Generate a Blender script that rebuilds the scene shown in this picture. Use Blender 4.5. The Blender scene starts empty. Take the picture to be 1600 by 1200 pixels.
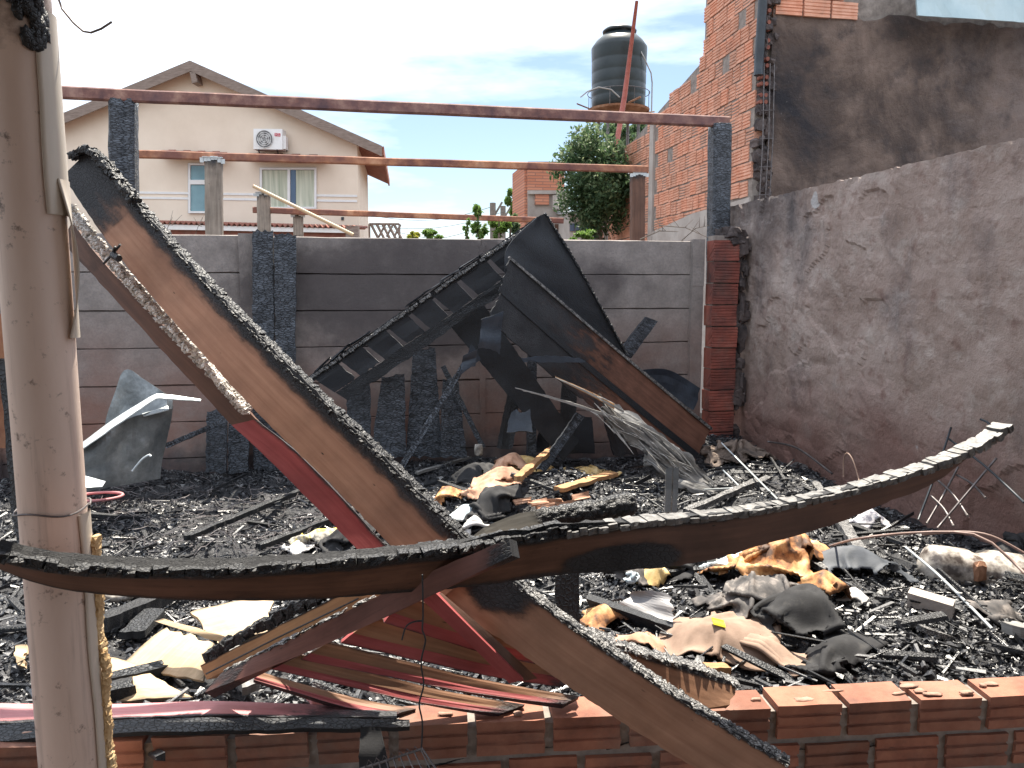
import bpy, math, random
import numpy as np
from mathutils import Vector, noise as mn

random.seed(7); RNG = np.random.default_rng(7)
S = bpy.context.scene
R = math.radians

# ------------------------------------------------------------------ camera, sky, sun, exposure
F, PITCH, YAW, H = 1180.0, R(-7.05), R(10.5), 1.55
cd = bpy.data.cameras.new('camera'); cam = bpy.data.objects.new('camera', cd); S.collection.objects.link(cam)
cd.sensor_width = 36; cd.lens = 36 * F / 1600; cd.clip_start = .05; cd.clip_end = 2000
cam.location = (0, 0, H); cam.rotation_euler = (R(90) + PITCH, 0, -YAW)
S.camera = cam

SUN_EL, SUN_AZ = R(64), R(17)            # azimuth measured from +Y towards +X
w = bpy.data.worlds.new('World'); S.world = w; w.use_nodes = True
wn = w.node_tree; wn.nodes.clear()
def _w(t, **k):
    n = wn.nodes.new(t)
    for a, b in k.items(): setattr(n, a, b)
    return n
sky = _w('ShaderNodeTexSky', sky_type='NISHITA'); sky.sun_disc = False
sky.sun_elevation = SUN_EL; sky.sun_rotation = SUN_AZ; sky.air_density = 1.0; sky.dust_density = .9; sky.ozone_density = 1.2
tc = _w('ShaderNodeTexCoord'); mp = _w('ShaderNodeMapping'); mp.inputs['Scale'].default_value = (1.0, 1.0, 4.5)
mp.inputs['Location'].default_value = (.35, .2, .0); mp.inputs['Rotation'].default_value = (0, 0, -.35)
nz = _w('ShaderNodeTexNoise'); nz.inputs['Scale'].default_value = 1.7; nz.inputs['Detail'].default_value = 7; nz.inputs['Roughness'].default_value = .56
rp = _w('ShaderNodeValToRGB'); rp.color_ramp.elements[0].position = .40; rp.color_ramp.elements[1].position = .63
mx = _w('ShaderNodeMix', data_type='RGBA'); mx.inputs[7].default_value = (6.6, 7.1, 7.9, 1)
bg = _w('ShaderNodeBackground'); bg.inputs['Strength'].default_value = .10
ow = _w('ShaderNodeOutputWorld')
L = wn.links.new
L(tc.outputs['Generated'], mp.inputs[0]); L(mp.outputs[0], nz.inputs[0]); L(nz.outputs[0], rp.inputs[0])
sx_ = _w('ShaderNodeSeparateXYZ'); L(tc.outputs['Generated'], sx_.inputs[0])
ml = _w('ShaderNodeMath', operation='MULTIPLY_ADD'); ml.inputs[1].default_value = .55; ml.inputs[2].default_value = -.10; L(sx_.outputs[2], ml.inputs[0])      # thinner veil of cloud low down, all the way round
mn_ = _w('ShaderNodeMath', operation='MINIMUM'); mn_.inputs[1].default_value = .10; L(ml.outputs[0], mn_.inputs[0])
ad = _w('ShaderNodeMath', operation='ADD'); L(nz.outputs[0], ad.inputs[0]); L(mn_.outputs[0], ad.inputs[1]); L(ad.outputs[0], rp.inputs[0])
dk = _w('ShaderNodeMix', data_type='RGBA', blend_type='MULTIPLY'); dk.inputs[0].default_value = 1; dk.inputs[7].default_value = (.64, .65, .64, 1); L(sky.outputs[0], dk.inputs[6])
L(rp.outputs[0], mx.inputs[0]); L(dk.outputs[2], mx.inputs[6]); L(mx.outputs[2], bg.inputs[0]); L(bg.outputs[0], ow.inputs[0])

sl = bpy.data.lights.new('sun', 'SUN'); sl.energy = 5.0; sl.angle = R(.53); sl.color = (1, .92, .79)
so = bpy.data.objects.new('sun', sl); S.collection.objects.link(so)
sd = Vector((math.sin(SUN_AZ) * math.cos(SUN_EL), math.cos(SUN_AZ) * math.cos(SUN_EL), math.sin(SUN_EL)))
so.rotation_euler = sd.to_track_quat('Z', 'Y').to_euler(); so.location = sd * 40

S.view_settings.view_transform = 'Standard'; S.view_settings.look = 'None'
S.view_settings.exposure = 1.45; S.view_settings.gamma = 1
S.render.engine = 'CYCLES'; S.cycles.max_bounces = 6; S.cycles.diffuse_bounces = 4; S.cycles.use_denoising = True
S.cycles.sample_clamp_indirect = 6

# ------------------------------------------------------------------ measuring helpers (photo pixel -> place at a known distance)
_f = Vector((math.sin(YAW) * math.cos(PITCH), math.cos(YAW) * math.cos(PITCH), math.sin(PITCH)))
_r = Vector((math.cos(YAW), -math.sin(YAW), 0)); _u = _r.cross(_f); C0 = Vector((0, 0, H))
def ray(u, v): return _f + _r * ((u - 800) / F) - _u * ((v - 600) / F)
def D(u, v, d): return C0 + ray(u, v) * d
def atY(u, v, y): d = ray(u, v); return C0 + d * (y / d.y)
def atX(u, v, x): d = ray(u, v); return C0 + d * (x / d.x)
def atZ(u, v, z): d = ray(u, v); return C0 + d * ((z - H) / d.z)
def V(*a): return Vector(a)

# ------------------------------------------------------------------ object helpers
COL = S.collection
def tag(o, label=None, cat=None, group=None, kind=None):
    if label: o['label'] = label
    if cat: o['category'] = cat
    if group: o['group'] = group
    if kind: o['kind'] = kind
    return o
def empty(name, loc, label=None, cat=None, group=None, rz=0):
    o = bpy.data.objects.new(name, None); COL.objects.link(o); o.location = loc; o.rotation_euler = (0, 0, rz); o.empty_display_size = .1
    return tag(o, label, cat, group)
def wloc(o):
    b = Vector(o.location)
    while o.parent is not None: o = o.parent; b += Vector(o.location)
    return b
def link(name, me, mat, parent=None, origin=(0, 0, 0), smooth=False):
    """origin: world location of the mesh's local zero; verts are already relative to it"""
    o = bpy.data.objects.new(name, me); COL.objects.link(o)
    o.location = Vector(origin)
    if parent is not None:
        o.parent = parent
        # parents carry only location (+ z rotation): bring child into the parent's frame
        if abs(parent.rotation_euler.z) < 1e-6:
            o.location = Vector(origin) - wloc(parent)
    if mat is not None: me.materials.append(mat) if len(me.materials) == 0 else None
    if smooth: me.polygons.foreach_set('use_smooth', [True] * len(me.polygons))
    return o
def mesh(name, vs, fs):
    me = bpy.data.meshes.new(name); me.from_pydata([tuple(v) for v in vs], [], fs); me.update(); return me

class MB:
    """collects boxes, tubes and quads for ONE mesh"""
    def __init__(s): s.v = []; s.f = []
    def quad(s, *p):
        n = len(s.v); s.v += [Vector(q) for q in p]; s.f.append(tuple(range(n, n + len(p))))
    def box(s, c, size, ax=None):
        c = Vector(c); X, Y, Z = ax if ax else (V(1, 0, 0), V(0, 1, 0), V(0, 0, 1))
        a, b, d = size[0] / 2, size[1] / 2, size[2] / 2; n = len(s.v)
        for i in (-1, 1):
            for j in (-1, 1):
                for k in (-1, 1): s.v.append(c + X * (a * i) + Y * (b * j) + Z * (d * k))
        for q in ((0, 1, 3, 2), (4, 6, 7, 5), (0, 4, 5, 1), (2, 3, 7, 6), (0, 2, 6, 4), (1, 5, 7, 3)): s.f.append(tuple(n + i for i in q))
    def tube(s, pts, r, seg=8, cap=True):
        pts = [Vector(p) for p in pts]; n0 = len(s.v)
        rr = r if isinstance(r, (list, tuple)) else [r] * len(pts)
        for i, p in enumerate(pts):
            t = (pts[min(i + 1, len(pts) - 1)] - pts[max(i - 1, 0)]).normalized()
            a = t.cross(V(0, 0, 1) if abs(t.z) < .9 else V(1, 0, 0)).normalized(); b = t.cross(a)
            for k in range(seg):
                an = 2 * math.pi * k / seg; s.v.append(p + (a * math.cos(an) + b * math.sin(an)) * rr[i])
        for i in range(len(pts) - 1):
            for k in range(seg):
                k2 = (k + 1) % seg; s.f.append((n0 + i * seg + k, n0 + i * seg + k2, n0 + (i + 1) * seg + k2, n0 + (i + 1) * seg + k))
        if cap:
            s.f.append(tuple(n0 + k for k in range(seg))); s.f.append(tuple(n0 + (len(pts) - 1) * seg + k for k in reversed(range(seg))))
    def prism(s, poly, d):
        """poly: list of Vectors (planar); extruded by vector d"""
        n = len(s.v); m = len(poly); s.v += [Vector(p) for p in poly] + [Vector(p) + d for p in poly]
        s.f.append(tuple(range(n, n + m))); s.f.append(tuple(reversed(range(n + m, n + 2 * m))))
        for i in range(m): j = (i + 1) % m; s.f.append((n + i, n + m + i, n + m + j, n + j))
    def build(s, name, mat, parent=None, origin=None, smooth=False):
        if origin is None:
            if parent is not None: origin = wloc(parent)
            else:
                a = np.array([tuple(q) for q in s.v]); origin = Vector(((a[:, 0].min() + a[:, 0].max()) / 2, (a[:, 1].min() + a[:, 1].max()) / 2, a[:, 2].min()))
        o = Vector(origin); me = mesh(name, [q - o for q in s.v], s.f)
        return link(name, me, mat, parent, o, smooth)

def resample(pts, n):
    pts = [Vector(p) for p in pts]
    if len(pts) == 2: return [pts[0].lerp(pts[1], i / n) for i in range(n + 1)]
    seg = [0]
    for a, b in zip(pts, pts[1:]): seg.append(seg[-1] + (b - a).length)
    out = []
    for i in range(n + 1):
        s = seg[-1] * i / n; k = 0
        while k < len(pts) - 2 and seg[k + 1] < s: k += 1
        t = (s - seg[k]) / max(1e-9, seg[k + 1] - seg[k])
        p0, p1, p2, p3 = pts[max(k - 1, 0)], pts[k], pts[k + 1], pts[min(k + 2, len(pts) - 1)]
        out.append(.5 * ((2 * p1) + (p2 - p0) * t + (2 * p0 - 5 * p1 + 4 * p2 - p3) * t * t + (3 * p1 - p0 - 3 * p2 + p3) * t ** 3))
    return out
def slab(name, top, bot, th, mat, parent=None, nu=None, nv=4, jt=0, jb=0, je=0, char=None, wob=0, away=True, seed=None, smooth=False, scale=40, origin=None):
    """a board between two edge lines (3-D points), with real thickness; uv in metres along and across; 'char' attribute"""
    sd_ = random.random() * 100 if seed is None else seed
    ln = sum(((b - a).length for a, b in zip(map(Vector, top), list(map(Vector, top))[1:])))
    nu = nu or max(6, int(ln / .03)); nu = min(nu, 160)
    T, B = resample(top, nu), resample(bot, nu); vs, uv, ch = [], [], []
    P = [[T[i].lerp(B[i], j / nv) for j in range(nv + 1)] for i in range(nu + 1)]
    nrm = []
    for i in range(nu + 1):
        t = (P[min(i + 1, nu)][nv // 2] - P[max(i - 1, 0)][nv // 2]); wd = P[i][nv] - P[i][0]
        n = t.cross(wd)
        n = n.normalized() if n.length > 1e-9 else V(0, 1, 0)
        if n.dot(P[i][nv // 2] - C0) < 0: n = -n
        nrm.append(n if away else -n)
    s = 0
    for side in (0, 1):
        s = 0
        for i in range(nu + 1):
            if i: s += (P[i][nv // 2] - P[i - 1][nv // 2]).length
            wl = (P[i][nv] - P[i][0]).length
            for j in range(nv + 1):
                p = P[i][j].copy(); t = j / nv
                wd = (P[i][nv] - P[i][0]); wd = wd.normalized() if wd.length > 1e-6 else V(0, 0, -1)
                if j == 0 and jt: p += wd * (jt * (mn.noise(V(s * scale, sd_, 0)) + .6 * mn.noise(V(s * scale * 3, sd_, 3))))
                if j == nv and jb: p -= wd * (jb * (mn.noise(V(s * scale, sd_ + 9, 0)) + .6 * mn.noise(V(s * scale * 3, sd_ + 9, 3))))
                if je and i in (0, nu):
                    tt = (P[1][j] - P[0][j]) if i == 0 else (P[nu - 1][j] - P[nu][j]); tt = tt.normalized() if tt.length > 1e-6 else V(1, 0, 0)
                    p += tt * je * (mn.noise(V(t * 7, sd_, i)) + .5)
                if wob: p += nrm[i] * wob * mn.noise(V(s * 5, t * 2, sd_))
                p += nrm[i] * (th if side else 0)
                vs.append(p); uv.append((s, t * wl + side * .37 + sd_)); ch.append(char(s / max(ln, 1e-6), t) if char else 0.0)
    W = nv + 1; N = (nu + 1) * W; fs = []
    for i in range(nu):
        for j in range(nv):
            a = i * W + j; fs.append((a, a + 1, a + W + 1, a + W)); fs.append((N + a, N + a + W, N + a + W + 1, N + a + 1))
        a = i * W; fs.append((a, a + W, N + a + W, N + a)); a = i * W + nv; fs.append((a, N + a, N + a + W, a + W))
    for j in range(nv):
        a = j; fs.append((a, N + a, N + a + 1, a + 1)); a = nu * W + j; fs.append((a, a + 1, N + a + 1, N + a))
    if origin is None:
        o = wloc(parent) if parent is not None else (P[0][nv // 2] + P[nu][nv // 2]) / 2
    else: o = Vector(origin)
    me = mesh(name, [q - o for q in vs], fs)
    ul = me.uv_layers.new(name='UVMap'); li = np.empty(len(me.loops), dtype=np.int32); me.loops.foreach_get('vertex_index', li)
    ul.data.foreach_set('uv', np.array(uv, dtype=np.float32)[li].ravel())
    at = me.attributes.new('char', 'FLOAT', 'POINT'); at.data.foreach_set('value', np.array(ch, dtype=np.float32))
    return link(name, me, mat, parent, o, smooth)

# a rounded irregular block (26 verts) used for char chunks, stones, mortar lumps
_bl_v, _bl_f = [], []
def _mk():
    idx = {}
    for x in (-1, 0, 1):
        for y in (-1, 0, 1):
            for z in (-1, 0, 1):
                if (x, y, z) != (0, 0, 0): idx[(x, y, z)] = len(_bl_v); _bl_v.append(Vector((x, y, z)))
    for ax in range(3):
        for sgn in (-1, 1):
            a, b = [(1, 2), (2, 0), (0, 1)][ax]
            for i in (-1, 0):
                for j in (-1, 0):
                    q = []
                    for (di, dj) in ((0, 0), (1, 0), (1, 1), (0, 1)):
                        c = [0, 0, 0]; c[ax] = sgn; c[a] = i + di; c[b] = j + dj; q.append(idx[tuple(c)])
                    _bl_f.append(tuple(q if sgn > 0 else reversed(q)))
_mk()
def block(mb, c, size, ax, rnd=.25, jit=.18):
    n = len(mb.v); X, Y, Z = ax
    for q in _bl_v:
        p = q.lerp(q.normalized() * 1.2, rnd); p = Vector((p.x * size[0] / 2, p.y * size[1] / 2, p.z * size[2] / 2))
        p.x *= 1 + random.uniform(-jit, jit); p.y *= 1 + random.uniform(-jit, jit); p.z *= 1 + random.uniform(-jit, jit)
        mb.v.append(c + X * p.x + Y * p.y + Z * p.z)
    mb.f += [tuple(n + i for i in f) for f in _bl_f]
def chunks(name, line, size, mat, parent, up=V(0, 0, 1), rows=1, drop=0.0, jit=.2, taper=None, tilt=.25, rnd=.14):
    """a row of cracked char blocks along a line; size = (step along, height, depth)"""
    mb = MB(); pts = [Vector(p) for p in line]; ln = sum((b - a).length for a, b in zip(pts, pts[1:])); n = max(2, int(ln / size[0]))
    P = resample(pts, n)
    for i in range(n):
        if random.random() < drop: continue
        t = (P[i + 1] - P[i]); L_ = t.length; t = t.normalized(); d = t.cross(up).normalized(); z = d.cross(t).normalized()
        k = taper(i / n) if taper else 1
        for r_ in range(rows):
            c = (P[i] + P[i + 1]) / 2 + d * ((r_ - (rows - 1) / 2) * size[2] / rows) + z * random.uniform(-.15, .15) * size[1]
            t2 = (t + z * random.uniform(-tilt, tilt) + d * random.uniform(-tilt, tilt)).normalized(); d2 = t2.cross(z).normalized(); z2 = d2.cross(t2).normalized()
            s_ = random.uniform(.8, 1.2) * k
            block(mb, c, (L_ * random.uniform(.85, 1.12), size[2] / rows * random.uniform(.85, 1.15), size[1] * s_), (t2, d2, z2), rnd, jit)
    return mb.build(name, mat, parent, smooth=False)

# ------------------------------------------------------------------ procedural materials
class NT:
    def __init__(s, name):
        s.m = bpy.data.materials.new(name); s.m.use_nodes = True; s.t = s.m.node_tree; s.b = s.t.nodes['Principled BSDF']; s.tc = None
    def n(s, t, ins=None, **k):
        x = s.t.nodes.new(t)
        for a, b in k.items(): setattr(x, a, b)
        for a, b in (ins or {}).items(): s.set(x, a, b)
        return x
    def set(s, x, a, b):
        i = x.inputs[a]
        if isinstance(b, bpy.types.NodeSocket): s.t.links.new(b, i)
        elif isinstance(b, (tuple, list)) and len(b) == 3 and i.type == 'RGBA': i.default_value = (*b, 1)
        else: i.default_value = b
    def coord(s, kind, scale=(1, 1, 1), rot=(0, 0, 0)):
        if kind == 'pos': src = s.n('ShaderNodeNewGeometry').outputs['Position']
        else: src = s.n('ShaderNodeTexCoord').outputs[{'obj': 'Object', 'uv': 'UV', 'gen': 'Generated'}[kind]]
        return s.n('ShaderNodeMapping', {'Vector': src, 'Scale': scale, 'Rotation': rot}).outputs[0]
    def noise(s, vec, scale, detail=5, rough=.55, dist=0):
        return s.n('ShaderNodeTexNoise', {'Vector': vec, 'Scale': scale, 'Detail': detail, 'Roughness': rough, 'Distortion': dist}).outputs[0]
    def vor(s, vec, scale, feature='F1', out=0, rnd=1):
        return s.n('ShaderNodeTexVoronoi', {'Vector': vec, 'Scale': scale, 'Randomness': rnd}, feature=feature).outputs[out]
    def ramp(s, fac, stops):
        x = s.n('ShaderNodeValToRGB', {'Fac': fac}); e = x.color_ramp.elements
        while len(e) < len(stops): e.new(.5)
        for i, (p, c) in enumerate(stops):
            e[i].position = p; e[i].color = (*c, 1) if isinstance(c, (tuple, list)) else (c, c, c, 1)
        return x.outputs[0]
    def mix(s, fac, a, b, mode='MIX'):
        x = s.n('ShaderNodeMix', data_type='RGBA', blend_type=mode); s.set(x, 0, fac); s.set(x, 6, a); s.set(x, 7, b); return x.outputs[2]
    def math(s, op, a, b=0.0, c=None, clamp=False):
        x = s.n('ShaderNodeMath', operation=op, use_clamp=clamp); s.set(x, 0, a); s.set(x, 1, b)
        if c is not None: s.set(x, 2, c)
        return x.outputs[0]
    def attr(s, name): return s.n('ShaderNodeAttribute', attribute_name=name).outputs['Fac']
    def bump(s, h, strength=.3, dist=.01, normal=None):
        x = s.n('ShaderNodeBump', {'Height': h, 'Strength': strength, 'Distance': dist})
        if normal is not None: s.set(x, 'Normal', normal)
        return x.outputs[0]
    def done(s, col=None, rough=.8, bump=None, spec=None, metal=0):
        if col is not None: s.set(s.b, 'Base Color', col)
        s.set(s.b, 'Roughness', rough); s.set(s.b, 'Metallic', metal)
        if spec is not None: s.set(s.b, 'Specular IOR Level', spec)
        if bump is not None: s.set(s.b, 'Normal', bump)
        return s.m
def simple(name, stops, scale=6, rough=.8, bs=20, bstr=.25, bd=.01, coord='obj', stretch=(1, 1, 1), detail=6, spec=None, metal=0, rand=0):
    t = NT(name); c = t.coord(coord, stretch); f = t.noise(c, scale, detail, .6)
    col = t.ramp(f, stops)
    if rand:
        oi = t.n('ShaderNodeObjectInfo').outputs['Random']; col = t.mix(1.0, col, t.ramp(oi, [(0, 1 - rand), (1, 1 + rand * .0)]), 'MULTIPLY')
    return t.done(col, rough, t.bump(t.noise(c, bs, 6, .6), bstr, bd), spec, metal)

# -- charred wood with alligator cracks (uv metres: u along, v across)
def char_mat(name, cu, cv, ash=.0, coord='uv', base=(.012, .014, .019), hi=(.045, .05, .06), bstr=1.0):
    t = NT(name); c = t.coord(coord, (cu, cv, cv) if coord == 'uv' else (cu, cu, cv))
    wob = t.n('ShaderNodeVectorMath', {0: c, 1: t.n('ShaderNodeVectorMath', {0: t.n('ShaderNodeTexNoise', {'Vector': c, 'Scale': .8, 'Detail': 3}).outputs[1], 'Scale': .7}, operation='SCALE').outputs[0]}, operation='ADD').outputs[0]
    e = t.vor(wob, 1, 'DISTANCE_TO_EDGE'); crack = t.ramp(e, [(0, 0.0), (.12, .8), (.5, 1.0)])
    cell = t.vor(wob, 1, 'F1', 1)
    fine = t.noise(c, 6, 5, .65)
    col = t.ramp(t.noise(c, .35, 4, .6), [(.3, base), (.75, hi)])
    col = t.mix(crack, (.004, .004, .005), col)
    if ash:
        am = t.ramp(t.noise(c, .5, 6, .7), [(.50 - ash * .2, 0.0), (.74 - ash * .2, 1.0)]); col = t.mix(t.math('MULTIPLY', am, crack), col, (.42, .41, .40))
    h = t.math('ADD', crack, t.math('MULTIPLY', fine, .35))
    return t.done(col, t.ramp(fine, [(.3, .38), (.7, .62)]), t.bump(h, bstr, .006), .55)
CHAR = char_mat('charred wood', 55, 75, base=(.010, .012, .016), hi=(.034, .039, .048), bstr=.8)
CHARV = char_mat('charred plank, cross cracks', 75, 26, base=(.014, .018, .025), hi=(.15, .172, .21))
CHARB = char_mat('charred block', 95, 95, coord='obj', base=(.008, .0095, .013), hi=(.034, .037, .044), bstr=.6)
CHARTOP = simple('sun-bleached char blocks', [(.3, (.05, .05, .052)), (.55, (.14, .137, .135)), (.75, (.30, .29, .28))], 45, .5, 120, .5, .004, spec=.6)  # pale grey holds the ash and the sun's sheen on the char
CHARASH = char_mat('charred block with ash', 95, 95, ash=.6, coord='obj', bstr=.6)
CHARFLAT = char_mat('charred sheet', 80, 110, base=(.006, .009, .015), hi=(.014, .021, .034), bstr=.4)
CHARSHEET = simple('smooth charred sheet', [(.3, (.014, .021, .032)), (.7, (.036, .050, .072))], 9, .5, 60, .5, .004)

# -- unburnt wood that burns to char by the 'char' attribute
def wood_mat(name, c1, c2, knots=True, rough=.62, grain=1.0):
    t = NT(name); c = t.coord('uv', (2.2, 40, 1)); c2_ = t.coord('uv', (1, 1, 1))
    g = t.noise(c, 1.2, 6, .6, .4); big = t.noise(c2_, 4.5, 5, .6)
    col = t.ramp(g, [(.3, c1), (.7, c2)])
    col = t.mix(t.ramp(big, [(.42, 0.0), (.7, .55)]), col, tuple(x * .45 for x in c1))
    spk = t.ramp(t.vor(t.coord('uv', (11, 30, 1)), 1, 'F1'), [(.03, 1.0), (.09, 0.0)])
    sel = t.ramp(t.noise(c2_, 13, 2, .5), [(.50, 0.0), (.56, 1.0)])
    if knots: col = t.mix(t.math('MULTIPLY', spk, sel), col, (.02, .015, .012))
    a = t.math('ADD', t.attr('char'), t.math('MULTIPLY', t.math('SUBTRACT', t.noise(t.coord('uv', (9, 22, 1)), 1, 6, .65), .5), .8))
    cf = t.ramp(a, [(.36, 0.0), (.50, .75), (.62, 1.0)])
    e = t.ramp(t.vor(t.coord('uv', (60, 110, 1)), 1, 'DISTANCE_TO_EDGE'), [(0, .45), (.15, 1.0)])
    chc = t.mix(e, (.004, .004, .005), t.ramp(big, [(.3, (.013, .014, .018)), (.7, (.04, .042, .048))]))
    scorch = t.ramp(a, [(.18, 0.0), (.5, .8)])
    col = t.mix(scorch, col, tuple(x * .25 for x in c1)); col = t.mix(cf, col, chc)
    h = t.math('ADD', t.math('MULTIPLY', g, .35), t.math('MULTIPLY', t.math('MULTIPLY', e, cf), 1.2))
    return t.done(col, rough, t.bump(h, .55, .004), .4)
WOOD = wood_mat('brown board', (.21, .105, .058), (.33, .175, .10))
WOODRAF = wood_mat('rafter wood', (.36, .18, .11), (.50, .28, .18))
WOODDK = wood_mat('smoked dark board', (.10, .05, .034), (.17, .085, .055))
WOODOR = wood_mat('orange sawn beam', (.33, .17, .075), (.47, .26, .12))
WOODCR = wood_mat('pale plywood', (.52, .37, .22), (.68, .52, .34), knots=False)
WOODRED = wood_mat('red painted wood', (.29, .055, .058), (.40, .095, .095), knots=False)
WOODPINK = wood_mat('faded pink paint', (.55, .20, .21), (.68, .33, .33), knots=False)
WOODGREY = wood_mat('weathered grey post', (.19, .155, .125), (.36, .31, .26))
WOODSILV = wood_mat('silver ash wood', (.17, .165, .16), (.38, .37, .355))

ASH = simple('white ash crust', [(.3, (.28, .26, .24)), (.5, (.58, .55, .52)), (.75, (.85, .83, .80))], 30, .95, 70, .8, .006)
MORTAR = simple('cement mortar', [(.3, (.16, .135, .12)), (.7, (.33, .29, .26))], 14, .95, 60, .6, .006, 'pos')

# ================================================================== THE SETTING
# numpy value noise for the heap of rubble
_perm = RNG.random((256, 256))
def vnoise(x, y):
    xi, yi = np.floor(x).astype(int), np.floor(y).astype(int); fx, fy = x - xi, y - yi
    fx = fx * fx * (3 - 2 * fx); fy = fy * fy * (3 - 2 * fy); g = lambda a, b: _perm[a % 256, b % 256]
    return (g(xi, yi) * (1 - fx) + g(xi + 1, yi) * fx) * (1 - fy) + (g(xi, yi + 1) * (1 - fx) + g(xi + 1, yi + 1) * fx) * fy
def fbm(x, y, o=5):
    a, s = 0, .5
    for k in range(o): a = a + s * vnoise(x * 2 ** k + 17 * k, y * 2 ** k + 5 * k); s *= .5
    return a
MOUNDS = [(1.15, 4.75, .75, .5, .22), (.75, 4.3, .6, .4, .14), (1.6, 3.0, .55, .4, .12), (2.35, 3.5, .5, .5, .08), (2.3, 2.55, .6, .35, .05), (2.9, 4.6, .5, 1.2, .12), (-.9, 3.2, .8, .5, .05), (2.95, 6.1, .6, .4, .12), (-2.6, 4.4, .5, .8, .12)]
def hz(x, y):
    x = np.asarray(x, float); y = np.asarray(y, float)
    h = .10 + .15 * np.clip((3.9 - y) / 1.9, 0, 1) - .02
    for mx_, my, sx, sy, a in MOUNDS: h = h + a * np.exp(-((x - mx_) / sx) ** 2 - ((y - my) / sy) ** 2)
    return h + .20 * (fbm(x * 2.3 + 3, y * 2.3, 4) - .47) + .05 * (fbm(x * 11, y * 11, 3) - .45)
def H1(x, y): return float(hz(np.array([x]), np.array([y]))[0])
def onrub(u, v, up=0.0):
    """the point of the heap seen at a photo pixel"""
    z = .15
    for _ in range(8):
        p = atZ(u, v, z); z = .5 * z + .5 * (H1(p.x, p.y) + up)
    p.z = H1(p.x, p.y) + up
    return p

t = NT('bare yard soil'); c = t.coord('pos')
SOIL = t.done(t.ramp(t.noise(c, 1.6, 8, .6), [(.3, (.05, .035, .028)), (.7, (.11, .078, .06))]), .95, t.bump(t.noise(c, 14, 8, .7), .6, .02))
mb = MB(); N = 8
g = MB(); g.quad((-400, -60, -.03), (400, -60, -.03), (400, 900, -.03), (-400, 900, -.03))
tag(g.build('ground', SOIL, origin=(0, 0, 0)), kind='structure')

t = NT('burnt floor'); c = t.coord('pos')
f = t.noise(c, 9, 8, .7); f2 = t.noise(c, 38, 5, .7)
col = t.ramp(f, [(.32, (.010, .010, .013)), (.50, (.035, .036, .041)), (.62, (.09, .09, .095)), (.78, (.22, .215, .212))])
BURNT = t.done(t.mix(t.ramp(f2, [(.35, 0.0), (.7, .6)]), col, (.012, .012, .014)), t.ramp(f2, [(.3, .35), (.7, .75)]), t.bump(t.math('ADD', f2, f), .9, .03), .5)
nx, ny = 260, 190
X, Y = np.meshgrid(np.linspace(-3.6, 3.34, nx), np.linspace(1.86, 6.46, ny))
Z = hz(X, Y)
vs = np.stack([X, Y, Z], -1).reshape(-1, 3); ii = np.arange(nx * ny).reshape(ny, nx)
fs = np.stack([ii[:-1, :-1], ii[:-1, 1:], ii[1:, 1:], ii[1:, :-1]], -1).reshape(-1, 4)
keep = ~((vs[fs[:, 0], 1] < 2.06 - .0938 * (vs[fs[:, 0], 0] + .727)))
me = bpy.data.meshes.new('debris_ground'); me.from_pydata(vs.tolist(), [], fs[keep].tolist()); me.update()
o = link('debris_ground', me, BURNT, smooth=True); tag(o, kind='structure')

# ---- the porch over the viewer: corrugated roof carried by the plastic pipe, and the house wall behind
PORCH = simple('porch roof sheet', [(.3, (.34, .29, .25)), (.7, (.48, .42, .37))], 3, .8, 20, .2, .01)
vs, fs = [], []
for i in range(161):
    x = -4 + 8 * i / 160; z = 2.80 + .02 * math.sin(i * math.pi / 2)
    vs += [(x, 1.9, z), (x, -4.2, z + .35), (x, 1.9, z - .02), (x, -4.2, z + .33)]
for i in range(160): k = 4 * i; fs += [(k, k + 4, k + 5, k + 1), (k + 2, k + 3, k + 7, k + 6), (k, k + 2, k + 6, k + 4)]
tag(link('porch_roof', mesh('porch_roof', vs, fs), PORCH), kind='structure')
g = MB(); g.box((0, -4.3, 1.5), (8, .2, 3.3)); tag(g.build('porch_wall', PORCH), kind='structure')

# ---- low brick wall in front (three courses of grooved hollow bricks)
BRK = {}
def brick_mat(name, stops, soot=.0, rand=.35, coord='pos', bs=60):
    t = NT(name); c = t.coord(coord); col = t.ramp(t.noise(c, 9, 6, .65), stops)
    oi = t.n('ShaderNodeObjectInfo').outputs['Random']
    col = t.mix(1.0, col, t.ramp(oi, [(0, (1 - rand, 1 - rand, 1 - rand)), (.5, (1, 1, 1)), (1, (1.0, .88, .82))]), 'MULTIPLY')
    dirt = t.ramp(t.noise(c, 3.2, 8, .7), [(.5, 0.0), (.75, .7)])
    col = t.mix(dirt, col, (.22, .17, .14))
    if soot: col = t.mix(t.ramp(t.noise(c, 2.1, 7, .7), [(.6 - soot * .35, 0.0), (.8 - soot * .2, .9)]), col, (.035, .032, .035))
    return t.done(col, .9, t.bump(t.noise(c, bs, 6, .7), .45, .004))
BR_LOW = brick_mat('low wall brick', [(.3, (.24, .095, .062)), (.7, (.39, .185, .125))], .3)
BR_ORANGE = brick_mat('orange hollow brick', [(.3, (.60, .28, .18)), (.7, (.76, .43, .31))], 0, .18)
BR_RED = brick_mat('scorched red brick', [(.3, (.24, .065, .048)), (.7, (.36, .11, .08))], .35)

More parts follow.
